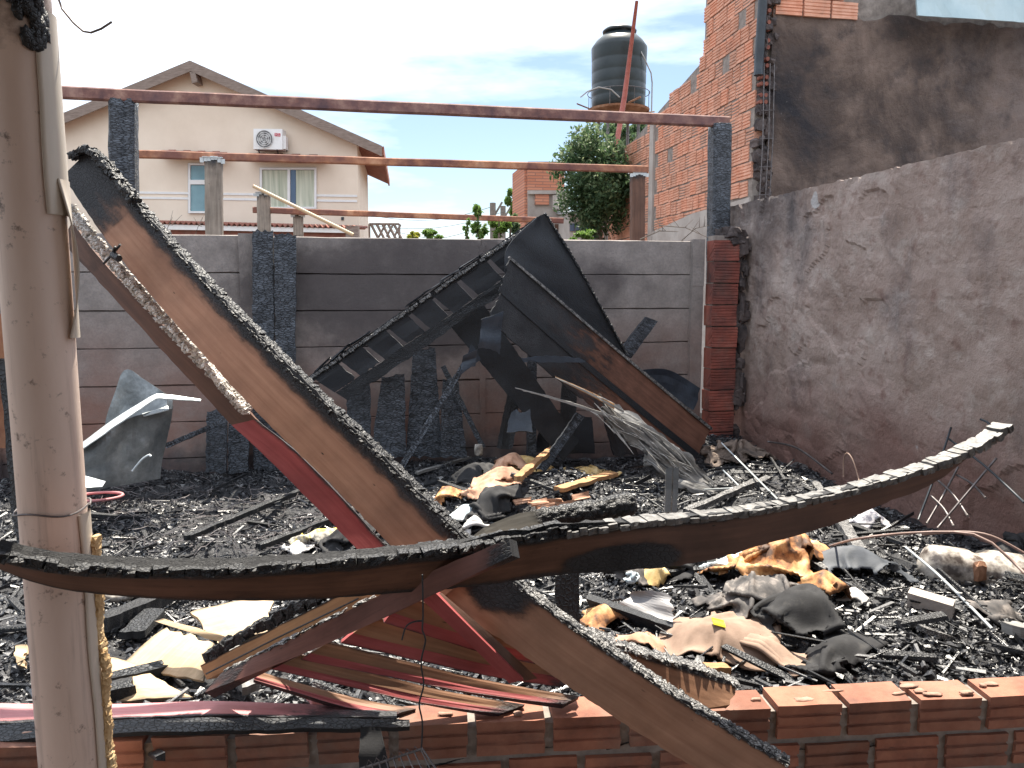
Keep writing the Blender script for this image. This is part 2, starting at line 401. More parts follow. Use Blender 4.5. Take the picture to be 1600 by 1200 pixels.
def groove_brick(name, L_, h, d, n, gd=.006, gw=.012, seed=0):
    """brick, face towards local -Y, grooves running along X; origin at the centre"""
    r_ = random.Random(seed); prof = [(-h / 2, d / 2), (-h / 2, -d / 2)]
    for k in range(1, n + 1):
        z = -h / 2 + h * k / (n + 1) + r_.uniform(-.003, .003)
        prof += [(z - gw / 2, -d / 2), (z - gw / 4, -d / 2 + gd), (z + gw / 4, -d / 2 + gd), (z + gw / 2, -d / 2)]
    prof += [(h / 2, -d / 2), (h / 2, d / 2)]
    vs, m = [], len(prof)
    for sx in (-1, -.33, .33, 1):
        for (z, y) in prof: vs.append((sx * L_ / 2 + r_.uniform(-.003, .003), y + r_.uniform(-.0015, .0015), z + r_.uniform(-.0015, .0015)))
    fs = []
    for a in range(3):
        for i in range(m): j = (i + 1) % m; fs.append((a * m + i, a * m + j, (a + 1) * m + j, (a + 1) * m + i))
    fs.append(tuple(reversed(range(m)))); fs.append(tuple(3 * m + i for i in range(m)))
    return mesh(name, vs, fs)

A = V(-.727, 2.061, 0); B = V(1.896, 1.815, 0); dw = (B - A).normalized(); aw = math.atan2(dw.y, dw.x); nw = V(-dw.y, dw.x, 0)
lw = empty('low_brick_wall', A + dw * 1.3 + nw * .06 - V(0, 0, .15), 'low wall of orange hollow bricks under the fallen beams', 'wall')
W0 = wloc(lw)
mbm = MB(); mbm.box(A + dw * 1.25 + nw * .058 + V(0, 0, .085), (4.1, .092, .49), (dw, nw, V(0, 0, 1))); mbm.build('mortar', MORTAR, lw)
bms = [groove_brick('low_brick', .192, .102, .105, 2, .008, .013, k) for k in range(4)]
for row, z in enumerate((.299, .175, .051, -.073)):
    s = -.78 + (.0 if row % 2 == 0 else .105) + (.008 if row else .02)
    k = 0
    while s < 3.25:
        p = A + dw * (s + .1) + nw * .052 + V(0, 0, z + random.uniform(-.004, .004))
        o = bpy.data.objects.new('brick', bms[k % 4]); COL.objects.link(o); o.parent = lw; o.location = p - W0 + nw * random.uniform(-.004, .004)
        o.rotation_euler = (random.uniform(-.02, .02), random.uniform(-.012, .012), aw + random.uniform(-.015, .015))
        if not bms[k % 4].materials: bms[k % 4].materials.append(BR_LOW)
        s += .219; k += 1
# rough mortar lumps on top of the wall
mbm = MB()
for k in range(22):
    s = random.uniform(-.7, 3.2); p = A + dw * s + nw * random.uniform(.01, .10) + V(0, 0, .352)
    block(mbm, p, (random.uniform(.01, .06), random.uniform(.008, .022), random.uniform(.004, .009)), (dw, nw, V(0, 0, 1)), .4, .35)
mbm.build('mortar_lumps', simple('brick dust mortar', [(.3, (.26, .15, .11)), (.7, (.40, .26, .20))], 20, .95, 60, .6, .006), lw, smooth=True)['kind'] = 'stuff'

# ---- wall of precast concrete planks at the back
t = NT('sooty precast concrete'); c = t.coord('pos'); sx = t.n('ShaderNodeSeparateXYZ', {0: t.n('ShaderNodeNewGeometry').outputs['Position']})
base = t.ramp(t.noise(c, 5, 8, .65), [(.3, (.19, .165, .152)), (.7, (.34, .30, .28))])
base = t.mix(t.ramp(t.noise(c, 60, 3, .7), [(.4, 0.0), (.75, .5)]), base, (.14, .13, .13))
warm = t.ramp(sx.outputs[2], [(.25, 1.0), (1.15, 0.0)]) if False else t.math('SUBTRACT', 1.45, sx.outputs[2], clamp=True)
base = t.mix(t.math('MULTIPLY', warm, t.ramp(t.noise(c, 2.6, 5, .6), [(.35, .25), (.65, .9)])), base, (.25, .125, .092))
# soot: a broad stain over the middle bays
dx = t.math('DIVIDE', t.math('SUBTRACT', sx.outputs[0], .45), 1.75); dz = t.math('DIVIDE', t.math('SUBTRACT', sx.outputs[2], 1.55), .62)
rr = t.math('SUBTRACT', 1.15, t.math('ADD', t.math('MULTIPLY', dx, dx), t.math('MULTIPLY', dz, dz)))
so_ = t.math('ADD', rr, t.math('MULTIPLY', t.math('SUBTRACT', t.noise(c, 2.2, 7, .65), .5), 2.4))
base = t.mix(t.ramp(so_, [(-.1, 0.0), (.6, .72), (1.2, .86)]), base, (.062, .052, .054))
low = t.math('ADD', t.math('MULTIPLY', t.math('SUBTRACT', .42, sx.outputs[2]), 2.0), t.math('MULTIPLY', t.math('SUBTRACT', t.noise(c, 4, 6, .6), .5), 1.6))
base = t.mix(t.ramp(low, [(.1, 0.0), (.6, .8)]), base, (.045, .042, .048))
PRECAST = t.done(base, .92, t.bump(t.math('ADD', t.noise(c, 45, 8, .75), t.noise(c, 9, 4, .6)), .45, .012))
YB = 6.4
bw = empty('concrete_panel_wall', (.93, YB + .03, 0), 'grey precast concrete plank wall at the back, stained with soot', 'wall')
posts = [-4.87, -2.92, -.97, .93, 2.86]
def plank(L_, h, d, seed):
    r_ = random.Random(seed); b = .012; n = 14; vs, fs = [], []
    b = .006; prof = [(-h / 2, 0), (-h / 2 + b, -d), (h / 2 - b, -d), (h / 2, 0), (h / 2, d), (-h / 2, d)]
    for i in range(n + 1):
        x = -L_ / 2 + L_ * i / n
        for (z, y) in prof: vs.append((x, y + r_.uniform(-.002, .002), z + r_.uniform(-.0025, .0025)))
    m = 6
    for i in range(n):
        for k in range(m): j = (k + 1) % m; fs.append((i * m + k, i * m + j, (i + 1) * m + j, (i + 1) * m + k))
    fs.append(tuple(reversed(range(m)))); fs.append(tuple(n * m + k for k in range(m)))
    return mesh('plank', vs, fs)
pls = [plank(1.94, .297, .022, k) for k in range(4)]
for m_ in pls: m_.materials.append(PRECAST)
for b in range(4):
    for k in range(7):
        z = 1.985 - .149 - k * .2985
        dz = (0, .004, -.003, .002)[b]
        o = bpy.data.objects.new('concrete_plank', pls[(b + k) % 4]); COL.objects.link(o); o.parent = bw
        o.location = V((posts[b] + posts[b + 1]) / 2 + (-.03 if b == 2 else 0), YB + .03 + random.uniform(-.004, .004), z + dz) - Vector(bw.location)
        o.rotation_euler = (random.uniform(-.008, .008), random.uniform(-.002, .002), 0)
m2 = MB(); m2.box((-1.0, YB + .046, .97), (7.7, .018, 1.96)); m2.build('tongues', PRECAST, bw)
for i, x in enumerate(posts):
    zt = 2.0 if i != 3 else 1.93
    m2 = MB(); n_ = 10
    for k in range(n_): m2.box((x + random.uniform(-.002, .002), YB + .012 + random.uniform(-.002, .002), -.05 + (zt + .05) * (k + .5) / n_), (.11 if i != 3 else .05, .11 if i != 3 else .02, (zt + .05) / n_ + .0))
    m2.build('post', PRECAST, bw)

# ---- brick pier where the back wall meets the plaster wall
pr = empty('brick_pier', (3.1, 6.32, 0), 'scorched red brick pier in the corner beside the plaster wall', 'pier')
pbm = [groove_brick('pier_brick', .235, .178, .16, 6, .004, .012, 20 + k) for k in range(4)]
for m_ in pbm: m_.materials.append(BR_RED)
for k in range(10):
    z = 1.9 - .19 * k
    o = bpy.data.objects.new('brick', pbm[k % 4]); COL.objects.link(o); o.parent = pr
    o.location = V(3.075 + random.uniform(-.006, .006), 6.33 + random.uniform(-.01, .01), z) - Vector(pr.location); o.rotation_euler = (0, random.uniform(-.02, .02), random.uniform(-.05, .05))
m2 = MB(); m2.box((3.075, 6.345, 1.02), (.215, .13, 2.02)); m2.build('mortar', MORTAR, pr)
m2 = MB()
for k in range(60):
    block(m2, V(3.23 + random.uniform(-.03, .05), 6.32 + random.uniform(-.06, .05), random.uniform(.15, 2.0)), (random.uniform(.03, .10), random.uniform(.03, .08), random.uniform(.05, .16)), (V(1, 0, 0), V(0, 1, 0), V(0, 0, 1)), .3, .4)
for k in range(12): block(m2, V(3.12 + random.uniform(-.05, .12), 6.32 + random.uniform(-.06, .04), 2.0 + random.uniform(-.02, .07)), (.12, .10, .09), (V(1, 0, 0), V(0, 1, 0), V(0, 0, 1)), .5, .4)
CEMDK = simple('sooty cement', [(.3, (.03, .027, .03)), (.6, (.12, .095, .09)), (.8, (.2, .16, .15))], 7, .95, 40, .8, .012, 'pos')
m2.build('cement_smear', CEMDK, pr)

# ---- rough plaster wall along the right
t = NT('rough stained plaster'); c = t.coord('pos'); sx = t.n('ShaderNodeSeparateXYZ', {0: t.n('ShaderNodeNewGeometry').outputs['Position']})
n1 = t.noise(c, 1.7, 9, .62); n2 = t.noise(c, 4.5, 7, .65); cst = t.coord('pos', (1, 2.2, .9)); n3 = t.noise(cst, 1.3, 8, .65)
col = t.ramp(n1, [(.3, (.29, .21, .175)), (.5, (.42, .325, .285)), (.68, (.52, .435, .395))])
col = t.mix(t.ramp(n2, [(.52, 0.0), (.68, .6)]), col, (.54, .47, .43))
col = t.mix(t.ramp(t.noise(c, 7.5, 6, .6), [(.56, 0.0), (.70, .7)]), col, (.22, .13, .105))
col = t.mix(t.ramp(n3, [(.55, 0.0), (.72, .6)]), col, (.13, .115, .12))
# soot run at the far end and red earth splash at the foot
fy = t.math('MULTIPLY', t.math('SUBTRACT', sx.outputs[1], 5.2), 1.0); fz = t.math('SUBTRACT', sx.outputs[2], 1.35)
so_ = t.math('ADD', t.math('MINIMUM', fy, fz), t.math('MULTIPLY', t.math('SUBTRACT', n3, .5), 2.0))
col = t.mix(t.ramp(so_, [(.05, 0.0), (.9, .8)]), col, (.07, .062, .066))
ft = t.math('ADD', t.math('SUBTRACT', 1.15, sx.outputs[2]), t.math('MULTIPLY', t.math('SUBTRACT', n1, .5), 1.8))
col = t.mix(t.ramp(ft, [(.1, 0.0), (.8, .85)]), col, (.20, .098, .078))
wp = t.ramp(t.noise(c, 3.1, 3, .4), [(.76, 0.0), (.78, .8)])
col = t.mix(wp, col, (.55, .54, .54))
hh = t.math('ADD', t.noise(c, 22, 9, .75), t.math('MULTIPLY', n2, 1.5))
PLASTER = t.done(col, .95, t.bump(hh, 1.0, .03))
XR = 3.3
nyy, nzz = 260, 120; vs, fs = [], []
for i in range(nyy + 1):
    y = .8 + (6.98 - .8) * i / nyy
    for j in range(nzz + 1):
        z = -.1 + 2.43 * j / nzz
        r1 = mn.fractal(V(y * 1.7, z * 1.7, 3), 1, 2, 5); r2 = mn.ridged_multi_fractal(V(y * 4, z * 5, 7), 1, 2, 5, 1, 2)
        dxx = .024 * r1 + .011 * r2
        cut = mn.noise(V(y * .9, z * 1.2, 5)) * .5 + mn.noise(V(y * 3, z * 3.5, 5)) * .28
        if cut > .13: dxx += .018                         # where a skin of render has fallen off
        if j == nzz: z += .012 * mn.noise(V(y * 12, 1, 1)) + .008 * mn.noise(V(y * 40, 1, 1))
        vs.append((XR + dxx, y, z))
n1_ = len(vs); Wd = nzz + 1
for i in range(nyy):
    for j in range(nzz): a = i * Wd + j; fs.append((a, a + 1, a + Wd + 1, a + Wd))
for i in range(nyy + 1): vs.append((XR + .16, vs[i * Wd + nzz][1], vs[i * Wd + nzz][2] - .01)); vs.append((XR + .16, vs[i * Wd + nzz][1], -.1))
for i in range(nyy):
    a = i * Wd + nzz; b = n1_ + 2 * i; fs.append((a, b, b + 2, a + Wd)); fs.append((b, b + 1, b + 3, b + 2))
e0 = nyy * Wd; fs.append(tuple(e0 + j for j in range(Wd)) + (n1_ + 2 * nyy, n1_ + 2 * nyy + 1)); fs.append(tuple(reversed(range(Wd))) + (n1_ + 1, n1_))
oo = V(XR, 3.9, 0); me = mesh('plaster_wall', [Vector(q) - oo for q in vs], fs)
o = link('plaster_wall', me, PLASTER, origin=oo); tag(o, 'rough mauve-brown plaster wall running along the right side', 'wall')

# ---- neighbour's building: soot-blackened front and the long hollow-brick side wall
XB, YS = 4.2, 8.0
nb = empty('neighbour_building', (XB, YS, 0), 'unfinished hollow-brick building with a soot-blackened front, behind the plaster wall', 'building')
t = NT('soot-blackened render'); c = t.coord('pos'); sx = t.n('ShaderNodeSeparateXYZ', {0: t.n('ShaderNodeNewGeometry').outputs['Position']})
n1 = t.noise(c, 1.0, 9, .62, .4); n2 = t.noise(c, 3.3, 8, .66)
col = t.ramp(n1, [(.34, (.030, .029, .036)), (.48, (.115, .083, .070)), (.62, (.28, .205, .168))])
side = t.math('ADD', t.math('MULTIPLY', t.math('SUBTRACT', sx.outputs[0], 6.3), .42), t.math('MULTIPLY', t.math('SUBTRACT', n2, .5), 2.2))
col = t.mix(t.ramp(side, [(-.0, 0.0), (.8, .75)]), col, (.25, .20, .185))
col = t.mix(t.ramp(t.noise(c, 2.2, 6, .6), [(.56, 0.0), (.72, .8)]), col, (.026, .026, .033))
col = t.mix(t.ramp(t.noise(c, 26, 4, .7), [(.67, 0.0), (.74, .5)]), col, (.3, .27, .25))
SOOT = t.done(col, .93, t.bump(t.math('ADD', t.noise(c, 12, 9, .78), n2), 1.0, .05))
vs, fs = [], []; nx_, nz_ = 80, 80
pt = lambda u, v: atY(u, v, YS)
z_top = pt(1300, 22).z
for i in range(nx_ + 1):
    for j in range(nz_ + 1):
        x = XB + .16 + 6.3 * i / nx_; z = -.1 + (z_top + .1) * j / nz_
        d_ = .03 * mn.fractal(V(x * 1.5, z * 1.5, 1), 1, 2, 5)
        if j == nz_: z += .09 * mn.noise(V(x * 2.1, 0, 3)) + .05 * mn.noise(V(x * 7, 0, 3))
        vs.append((x, YS - .02 + d_, z))
for i in range(nx_):
    for j in range(nz_): a = i * (nz_ + 1) + j; fs.append((a, a + nz_ + 1, a + nz_ + 2, a + 1))
link('render_skin', mesh('render_skin', [Vector(q) - Vector(nb.location) for q in vs], fs), SOOT, nb, nb.location)
m2 = MB(); m2.box((XB + 3.3, YS + .12, 3.9), (6.3, .16, 8.0)); m2.build('wall', MORTAR, nb)
# bricks showing above the render, facing us
fbm_ = [groove_brick('front_brick', .31, .175, .10, 4, .008, .016, 40 + k) for k in range(3)]
for m_ in fbm_: m_.materials.append(BR_ORANGE)
for row in range(3):
    s = XB + .34 + (.16 if row % 2 else 0); k = 0
    while s < XB + 1.25 - .1 * row:
        o = bpy.data.objects.new('brick', fbm_[k % 3]); COL.objects.link(o); o.parent = nb; o.location = V(s, YS + .0, z_top + .03 + .19 * row) - Vector(nb.location); s += .335; k += 1
# hollow-brick side wall, receding. its top edge falls away from us
zt = lambda y: np.interp(y, [YS, 9.1, 9.15, 13.5, 13.8], [8.2, 8.2, atX(1100, 88, XB).z, atX(940, 268, XB).z, atX(940, 268, XB).z - .1])
yA, yE = atX(1100, 88, XB).y, atX(942, 300, XB).y
zA, zE = atX(1100, 88, XB).z, atX(942, 270, XB).z
def ztop(y): return 8.0 if y < yA + .0 else zA + (zE - zA) * (y - yA) / (yE - yA)
m2 = MB(); XM = XB + .014; poly = [V(XM, YS + .02, -.1), V(XM, yE, -.1), V(XM, yE, zE - .03), V(XM, yA + .02, zA - .03), V(XM, yA + .02, 7.9), V(XM, YS + .02, 7.9)]
m2.prism(poly, V(.13, 0, 0)); m2.build('mortar', MORTAR, nb)
sb = [groove_brick('side_brick', .172, .172, .11, 4, .009, .018, 60 + k) for k in range(5)]
for m_ in sb: m_.materials.append(BR_ORANGE)
plast = lambda y: atX(1110, 333, XB).z + (atX(1010, 366, XB).z - atX(1110, 333, XB).z) * (y - atX(1110, 333, XB).y) / (atX(1010, 366, XB).y - atX(1110, 333, XB).y) if y < atX(1018, 300, XB).y else 1.6
cand = []
row = 0; z = 1.75
yc = atX(1018, 300, XB).y
while z < 7.9:
    y = YS + .1 + (.09 if row % 2 else 0)
    while y < yE:
        if plast(y) - .02 < z < ztop(y) - .06 and abs(y - yc) > .14 and random.random() > .025: cand.append((y, z))
        y += .186
    z += .19; row += 1
cand.sort(key=lambda q: (q[0] ** 2 + (q[1] - H) ** 2) if True else 0)
vis = [q for q in cand if q[1] < 6.8]; far = vis[300:]
k = 0
for (y, z) in vis[:300]:
    o = bpy.data.objects.new('brick', sb[k % 5]); COL.objects.link(o); o.parent = nb; k += 1
    o.location = V(XB + .055 + random.uniform(-.008, .008), y, z + random.uniform(-.006, .006)) - Vector(nb.location)
    o.rotation_euler = (0, random.uniform(-.03, .03), -math.pi / 2 + random.uniform(-.03, .03))
if far:
    m2 = MB()
    for (y, z) in far:
        for q in range(4): m2.box((XB + .05, y, z - .066 + q * .044), (.11, .172, .036))
        m2.box((XB + .058, y, z), (.11, .166, .17))
    o = m2.build('bricks_beyond', BR_ORANGE, nb); o['kind'] = 'stuff'
# tie column, rough end of the wall with hollow bricks, plaster base
CEM = simple('pale cement render', [(.3, (.30, .26, .235)), (.6, (.46, .42, .385)), (.8, (.22, .20, .19))], 2.2, .93, 30, .5, .012, 'pos')
m2 = MB(); m2.box((XB + .03, yc, ztop(yc) / 2), (.1, .16, ztop(yc))); m2.build('tie_column', CEM, nb)
m2 = MB(); ya, yb_ = YS + .03, yc - .05
m2.prism([V(XB - .012, ya, -.1), V(XB - .012, yb_, -.1), V(XB - .012, yb_, plast(yb_)), V(XB - .012, (ya + yb_) / 2, plast((ya + yb_) / 2) + .07), V(XB - .012, ya, plast(ya) + .03)], V(.05, 0, 0)); m2.build('plaster_base', CEM, nb)
m2 = MB()
for k in range(44):
    z = 2.0 + k * .1
    for q in range(4):
        block(m2, V(XB + .03 + random.uniform(0, .17), YS - .02 + random.uniform(-.03, .05), z + random.uniform(-.05, .05)), (random.uniform(.03, .10), random.uniform(.05, .1), random.uniform(.05, .12)), (V(1, 0, 0), V(0, 1, 0), V(0, 0, 1)), .3, .4)
m2.build('broken_end', CEMDK, nb)
hole = MB()
for k in range(16):
    z = 3.6 + k * .19; 
    for a in (0, 1):
        for b in (0, 1): hole.tube([V(XB + .035 + a * .06, YS - .075, z + b * .07), V(XB + .035 + a * .06, YS + .0, z + b * .07)], .022, 10)
RED2 = simple('broken brick core', [(.3, (.16, .05, .04)), (.7, (.33, .13, .09))], 20, .9)
hole.build('hollow_cores', RED2, nb)['kind'] = 'stuff'
rb = MB()
for x in (.05, .12, .17): rb.tube([V(XB + x, YS - .09, 2.3), V(XB + x + .01, YS - .10, 3.2), V(XB + x, YS - .085, 4.0)], .006, 6)
for z in (2.6, 2.9, 3.2, 3.5): rb.tube([V(XB + .03, YS - .1, z), V(XB + .19, YS - .1, z + .01)], .004, 6)
STEEL = simple('dull steel', [(.3, (.09, .08, .08)), (.7, (.22, .20, .20))], 20, .5, 40, .3, .002, metal=.7)
rb.build('rebar', STEEL, nb)
DRAIN = simple('black drain pipe', [(.3, (.012, .017, .024)), (.7, (.03, .04, .05))], 6, .45)
dp = MB(); a = atY(1186, 95, YS - .12); b = atY(1192, 0, YS - .12); dp.tube([a + V(0, 0, -.15), a, b, b + V(0, 0, 1.2)], .05, 12); o = dp.build('drain_pipe', DRAIN, None, smooth=True); tag(o, 'black drain pipe on the broken brick corner', 'pipe')
# pale blue sheet at the top right
BLUE = simple('pale blue sheet', [(.3, (.34, .50, .56)), (.6, (.52, .66, .70)), (.8, (.42, .50, .42))], 1.4, .35, 30, .1, .004, 'pos')
p = [atY(1432, -60, 7.6), atY(1700, -60, 7.6)]; q = [atY(1434, 24, 7.6), atY(1700, 41, 7.6)]
o = slab('roof_sheet', p, q, .02, BLUE, nu=20, wob=.02); tag(o, 'pale blue corrugated sheet jutting out at the top right corner', 'sheet')

# ================================================================== BEHIND THE WALL
CREAM = simple('cream wall paint', [(.3, (.72, .60, .48)), (.6, (.82, .70, .575)), (.8, (.76, .64, .52))], .7, .85, 40, .12, .004, 'pos')
WHITE = simple('white paint', [(.3, (.72, .71, .69)), (.7, (.82, .81, .80))], 5, .55)
BARGE = simple('grey barge board', [(.3, (.17, .125, .10)), (.7, (.30, .235, .20))], 6, .8, 30, .4, .004, 'pos', (1, 1, 6))
TILE = brick_mat('clay roof tile', [(.3, (.23, .085, .06)), (.7, (.36, .15, .11))], 0, .3)
GLASS = simple('window glass', [(.3, (.10, .19, .22)), (.7, (.22, .36, .40))], .8, .08, 3, .02, .002, 'pos', spec=.7)
GLASSDK = simple('blue window glass', [(.3, (.045, .08, .15)), (.7, (.08, .13, .22))], .8, .1, 3, .02, .002, 'pos', spec=.7)
t = NT('pleated curtain'); c = t.coord('pos', (1, 1, .05)); 
CURT = t.done(t.ramp(t.noise(c, 14, 2, .5), [(.3, (.36, .40, .30)), (.7, (.66, .66, .54))]), .8)

hA = D(298, 240, 20.5); an = R(-12.0); hx = V(math.cos(an), math.sin(an), 0).normalized(); hn = V(-hx.y, hx.x, 0)       # facade direction, inward normal
an2 = YAW - R(7.7); hdep = V(math.sin(an2), math.cos(an2), 0)
def hp(u, v, off=0):
    d = ray(u, v); P0 = hA - hn * off; s = (P0 - C0).dot(hn) / d.dot(hn); return C0 + d * s
house = empty('cream_house', (hp(298, 300).x, hp(298, 300).y, 0), 'cream two-storey house with a gabled tile roof behind the back wall', 'house')
m2 = MB(); base_z = -.1
cor = [hp(60, 210), hp(298, 112), hp(558, 222)]
bl = V(cor[0].x, cor[0].y, base_z); br = V(cor[2].x, cor[2].y, base_z)
lft = hp(-60, 250); lft0 = V(lft.x, lft.y, base_z)
m2.prism([lft0, br, cor[2], cor[1], lft], hn * .2); m2.build('gable_wall', CREAM, house)
m2 = MB(); m2.prism([br + hn * .01, br + hdep * 5.2, cor[2] + hdep * 5.2, cor[2] + hn * .01], -hx * .2); m2.build('side_wall', CREAM, house)
# roof slabs with overhang, tiles below the eave
ap = hp(298, 97, .35); er = hp(597, 230, .35); el = hp(-120, 270, .35)
def roofslab(name, a, b, dep, th, mat):
    m = MB(); m.prism([a, b, b + dep, a + dep], V(0, 0, -th)); return m.build(name, mat, house)
rt = roofslab('roof', ap, er, hdep * 6.0, .10, TILE)
roofslab('roof', ap, el, hdep * 6.0, .10, TILE)
m2 = MB()
for (a, b) in ((ap, er), (ap, el)):
    m2.prism([a - hn * .05 + V(0, 0, .03), b - hn * .05 + V(0, 0, .03), b - hn * .05 - V(0, 0, .24), a - hn * .05 - V(0, 0, .24)], hn * .045)
m2.build('barge_board', BARGE, house)
m2 = MB(); e1 = er + hdep * 6.0
for i in range(24):
    a = er.lerp(e1, (i + .15) / 24); b = er.lerp(e1, (i + .75) / 24); up = (ap - er).normalized()
    m2.prism([a - V(0, 0, .10), b - V(0, 0, .10), b + up * .95 - V(0, 0, .10), a + up * .95 - V(0, 0, .10)], V(0, 0, -.05))
m2.build('eave_tiles', TILE, house)
m2 = MB(); m2.prism([er + V(0, 0, .02), e1 + V(0, 0, .02), e1 - V(0, 0, .2), er - V(0, 0, .2)], hx * .05); m2.build('eave_board', TILE, house)
def hrect(name, u0, v0, u1, v1, off, th, mat, parent):
    m = MB(); m.prism([hp(u0, v0, off), hp(u1, v0, off), hp(u1, v1, off), hp(u0, v1, off)], hn * th); return m.build(name, mat, parent)
m2 = MB(); m2.prism([hp(296, 112, .4), hp(305, 114, .4), hp(308, 128, .4), hp(300, 130, .4)], hn * .35); m2.build('ridge_beam', BARGE, house)
for (v0, v1) in ((299, 302.5), (307, 310.5)):
    for (a, b) in ((215, 294), (348, 406), (494, 558)):
        m = MB(); sl_ = .016
        m.prism([hp(a, v0 + (a - 215) * sl_, .02), hp(b, v0 + (b - 215) * sl_, .02), hp(b, v1 + (b - 215) * sl_, .02), hp(a, v1 + (a - 215) * sl_, .02)], hn * .018); m.build('string_course', WHITE, house)
def window(u0, v0, u1, v1, panes, fr=3.0):
    wd = hrect('window', u0, v0, u1, v1, .0, .012, GLASSDK, house)
    wd.location += -hn * .012
    for (a, b, c_, d_) in ((u0, v0, u1, v0 + fr), (u0, v1 - fr, u1, v1), (u0, v0 + fr, u0 + fr, v1 - fr), (u1 - fr, v0 + fr, u1, v1 - fr)): hrect('frame', a, b, c_, d_, .07, .055, WHITE, wd)
    for (a, b, c_, d_, mt) in panes: hrect('pane', a, b, c_, d_, .03, .012, mt, wd)
    return wd
w1 = window(294, 255, 324, 333, [(297, 259, 321, 281, GLASS), (297, 288, 321, 330, GLASS)])
hrect('transom', 297, 281, 321, 288, .07, .055, WHITE, w1)
w2 = window(406, 262, 494, 326, [(410, 266, 449, 324, CURT), (453, 266, 462, 324, GLASSDK), (462.5, 266, 491, 324, CURT)])
hrect('mullion', 449, 265, 453, 324, .075, .055, WHITE, w2)
hrect('vent', 533, 339, 537, 344, .03, .02, DRAIN, house)
# small tile hood over the windows, its edge shows above the rusty tube
for (a, b) in ((252, 355), (388, 510)):
    hd = MB(); n_ = 9
    for i in range(n_):
        x0 = a + (b - a) * i / n_; x1 = a + (b - a) * (i + .999) / n_; dv = (x0 - 250) * .034; hq = V(0, 0, .02 * (i % 2))
        hd.prism([hp(x0, 234.5 + dv, .02) + hq, hp(x1, 234.5 + dv, .02) + hq, hp(x1, 240 + dv, .55) + hq, hp(x0, 240 + dv, .55) + hq], V(0, 0, -.06))
    hd.build('window_hood', TILE, house)
# corrugated lean-to roof with its white fascia
def corrug(name, a, b, depv, amp, n, mat, parent):
    vs, fs = [], []
    for i in range(n + 1):
        p = a.lerp(b, i / n) + V(0, 0, amp * math.sin(i * math.pi / 2))
        vs += [p, p + depv, p + V(0, 0, -.03), p + depv + V(0, 0, -.03)]
    for i in range(n): k = 4 * i; fs += [(k, k + 4, k + 5, k + 1), (k + 2, k + 3, k + 7, k + 6), (k, k + 2, k + 6, k + 4)]
    o_ = wloc(parent); return link(name, mesh(name, [q - o_ for q in vs], fs), mat, parent, o_)
lt = empty('lean_to', (hp(400, 360, 1.6).x, hp(400, 360, 1.6).y, 0), 'low lean-to with a corrugated roof below the house windows', 'lean-to')
corrug('roof', hp(238, 346, 1.8), hp(553, 354, 1.8), hn * 1.7 + V(0, 0, .12), .035, 150, TILE, lt)
m2 = MB(); m2.prism([hp(238, 350, 1.75), hp(549, 357.5, 1.75), hp(549, 364, 1.75), hp(238, 358, 1.75)], hn * .05); m2.build('fascia', WHITE, lt)
m2 = MB(); m2.prism([hp(238, 358.5, 1.6), hp(550, 364.5, 1.6), hp(550, 470, 1.6), hp(238, 470, 1.6)], hn * .1); m2.build('wall', TILE, lt)
m2 = MB(); m2.prism([hp(540, 352, 1.8), hp(559, 353, 1.8), hp(559, 420, 1.8), hp(540, 420, 1.8)], hn * .2); m2.build('end_panel', BARGE, lt)
# balcony railing on the far side
rl = MB(); a, b, c_, d_ = D(577, 350, 22), D(624, 350, 22), D(624, 372, 22), D(577, 372, 22)
rl.tube([a, b], .035, 6); rl.tube([b, c_ - V(0, 0, 1.2)], .035, 6); rl.tube([a, d_ - V(0, 0, 1.2)], .035, 6)
for i in range(5): x = 580 + i * 9; rl.tube([D(x, 351, 22), D(x + 13, 376, 22)], .04, 6)
for i in range(3): x = 592 + i * 12; rl.tube([D(x + 10, 351, 22), D(x, 370, 22)], .035, 6)
rl.tube([D(577, 374, 22), D(624, 374, 22)], .05, 6)
o = rl.build('balcony_railing', BARGE); tag(o, 'brown slatted balcony railing at the right corner of the cream house', 'railing')
# air conditioner
ac = empty('air_conditioner', hp(420, 238, .2), 'white outdoor air conditioner unit with a red badge on the house gable', 'air conditioner')
def acrect(name, u0, v0, u1, v1, off, th, mat, par=None): 
    m = MB(); m.prism([hp(u0, v0, off), hp(u1, v0 + .6, off), hp(u1, v1 + .6, off), hp(u0, v1, off)], hn * th); return m.build(name, mat, par or ac)
acrect('casing', 396, 201, 441, 233, .42, .32, WHITE)
acrect('side_cover', 441, 212, 446.5, 232.5, .36, .2, WHITE)
fan_c = hp(413.5, 217.5, .425); px_ = 20.6 / F
fan = MB(); NS = 28
ring = [fan_c + (hx * math.cos(2 * math.pi * i / NS) + V(0, 0, 1) * math.sin(2 * math.pi * i / NS)) * 12.8 * px_ for i in range(NS)]
fan.prism(ring, -hn * .01); GREY = simple('dark fan recess', [(.3, (.10, .10, .10)), (.7, (.20, .20, .20))], 8, .6)
fan_o = fan.build('fan_grille', GREY, ac)
fb = MB()
for i in range(5):
    aa = i * 2 * math.pi / 5 + .4; e = hx * math.cos(aa) + V(0, 0, 1) * math.sin(aa); e2 = hx * math.cos(aa + .75) + V(0, 0, 1) * math.sin(aa + .75)
    fb.prism([fan_c - hn * .012, fan_c - hn * .012 + e * .19, fan_c - hn * .012 + (e + e2).normalized() * .21, fan_c - hn * .012 + e2 * .15], -hn * .01)
fb.build('fan_blades', simple('grey plastic', [(.3, (.32, .32, .31)), (.7, (.42, .42, .41))], 6, .5), fan_o)
fg = MB()
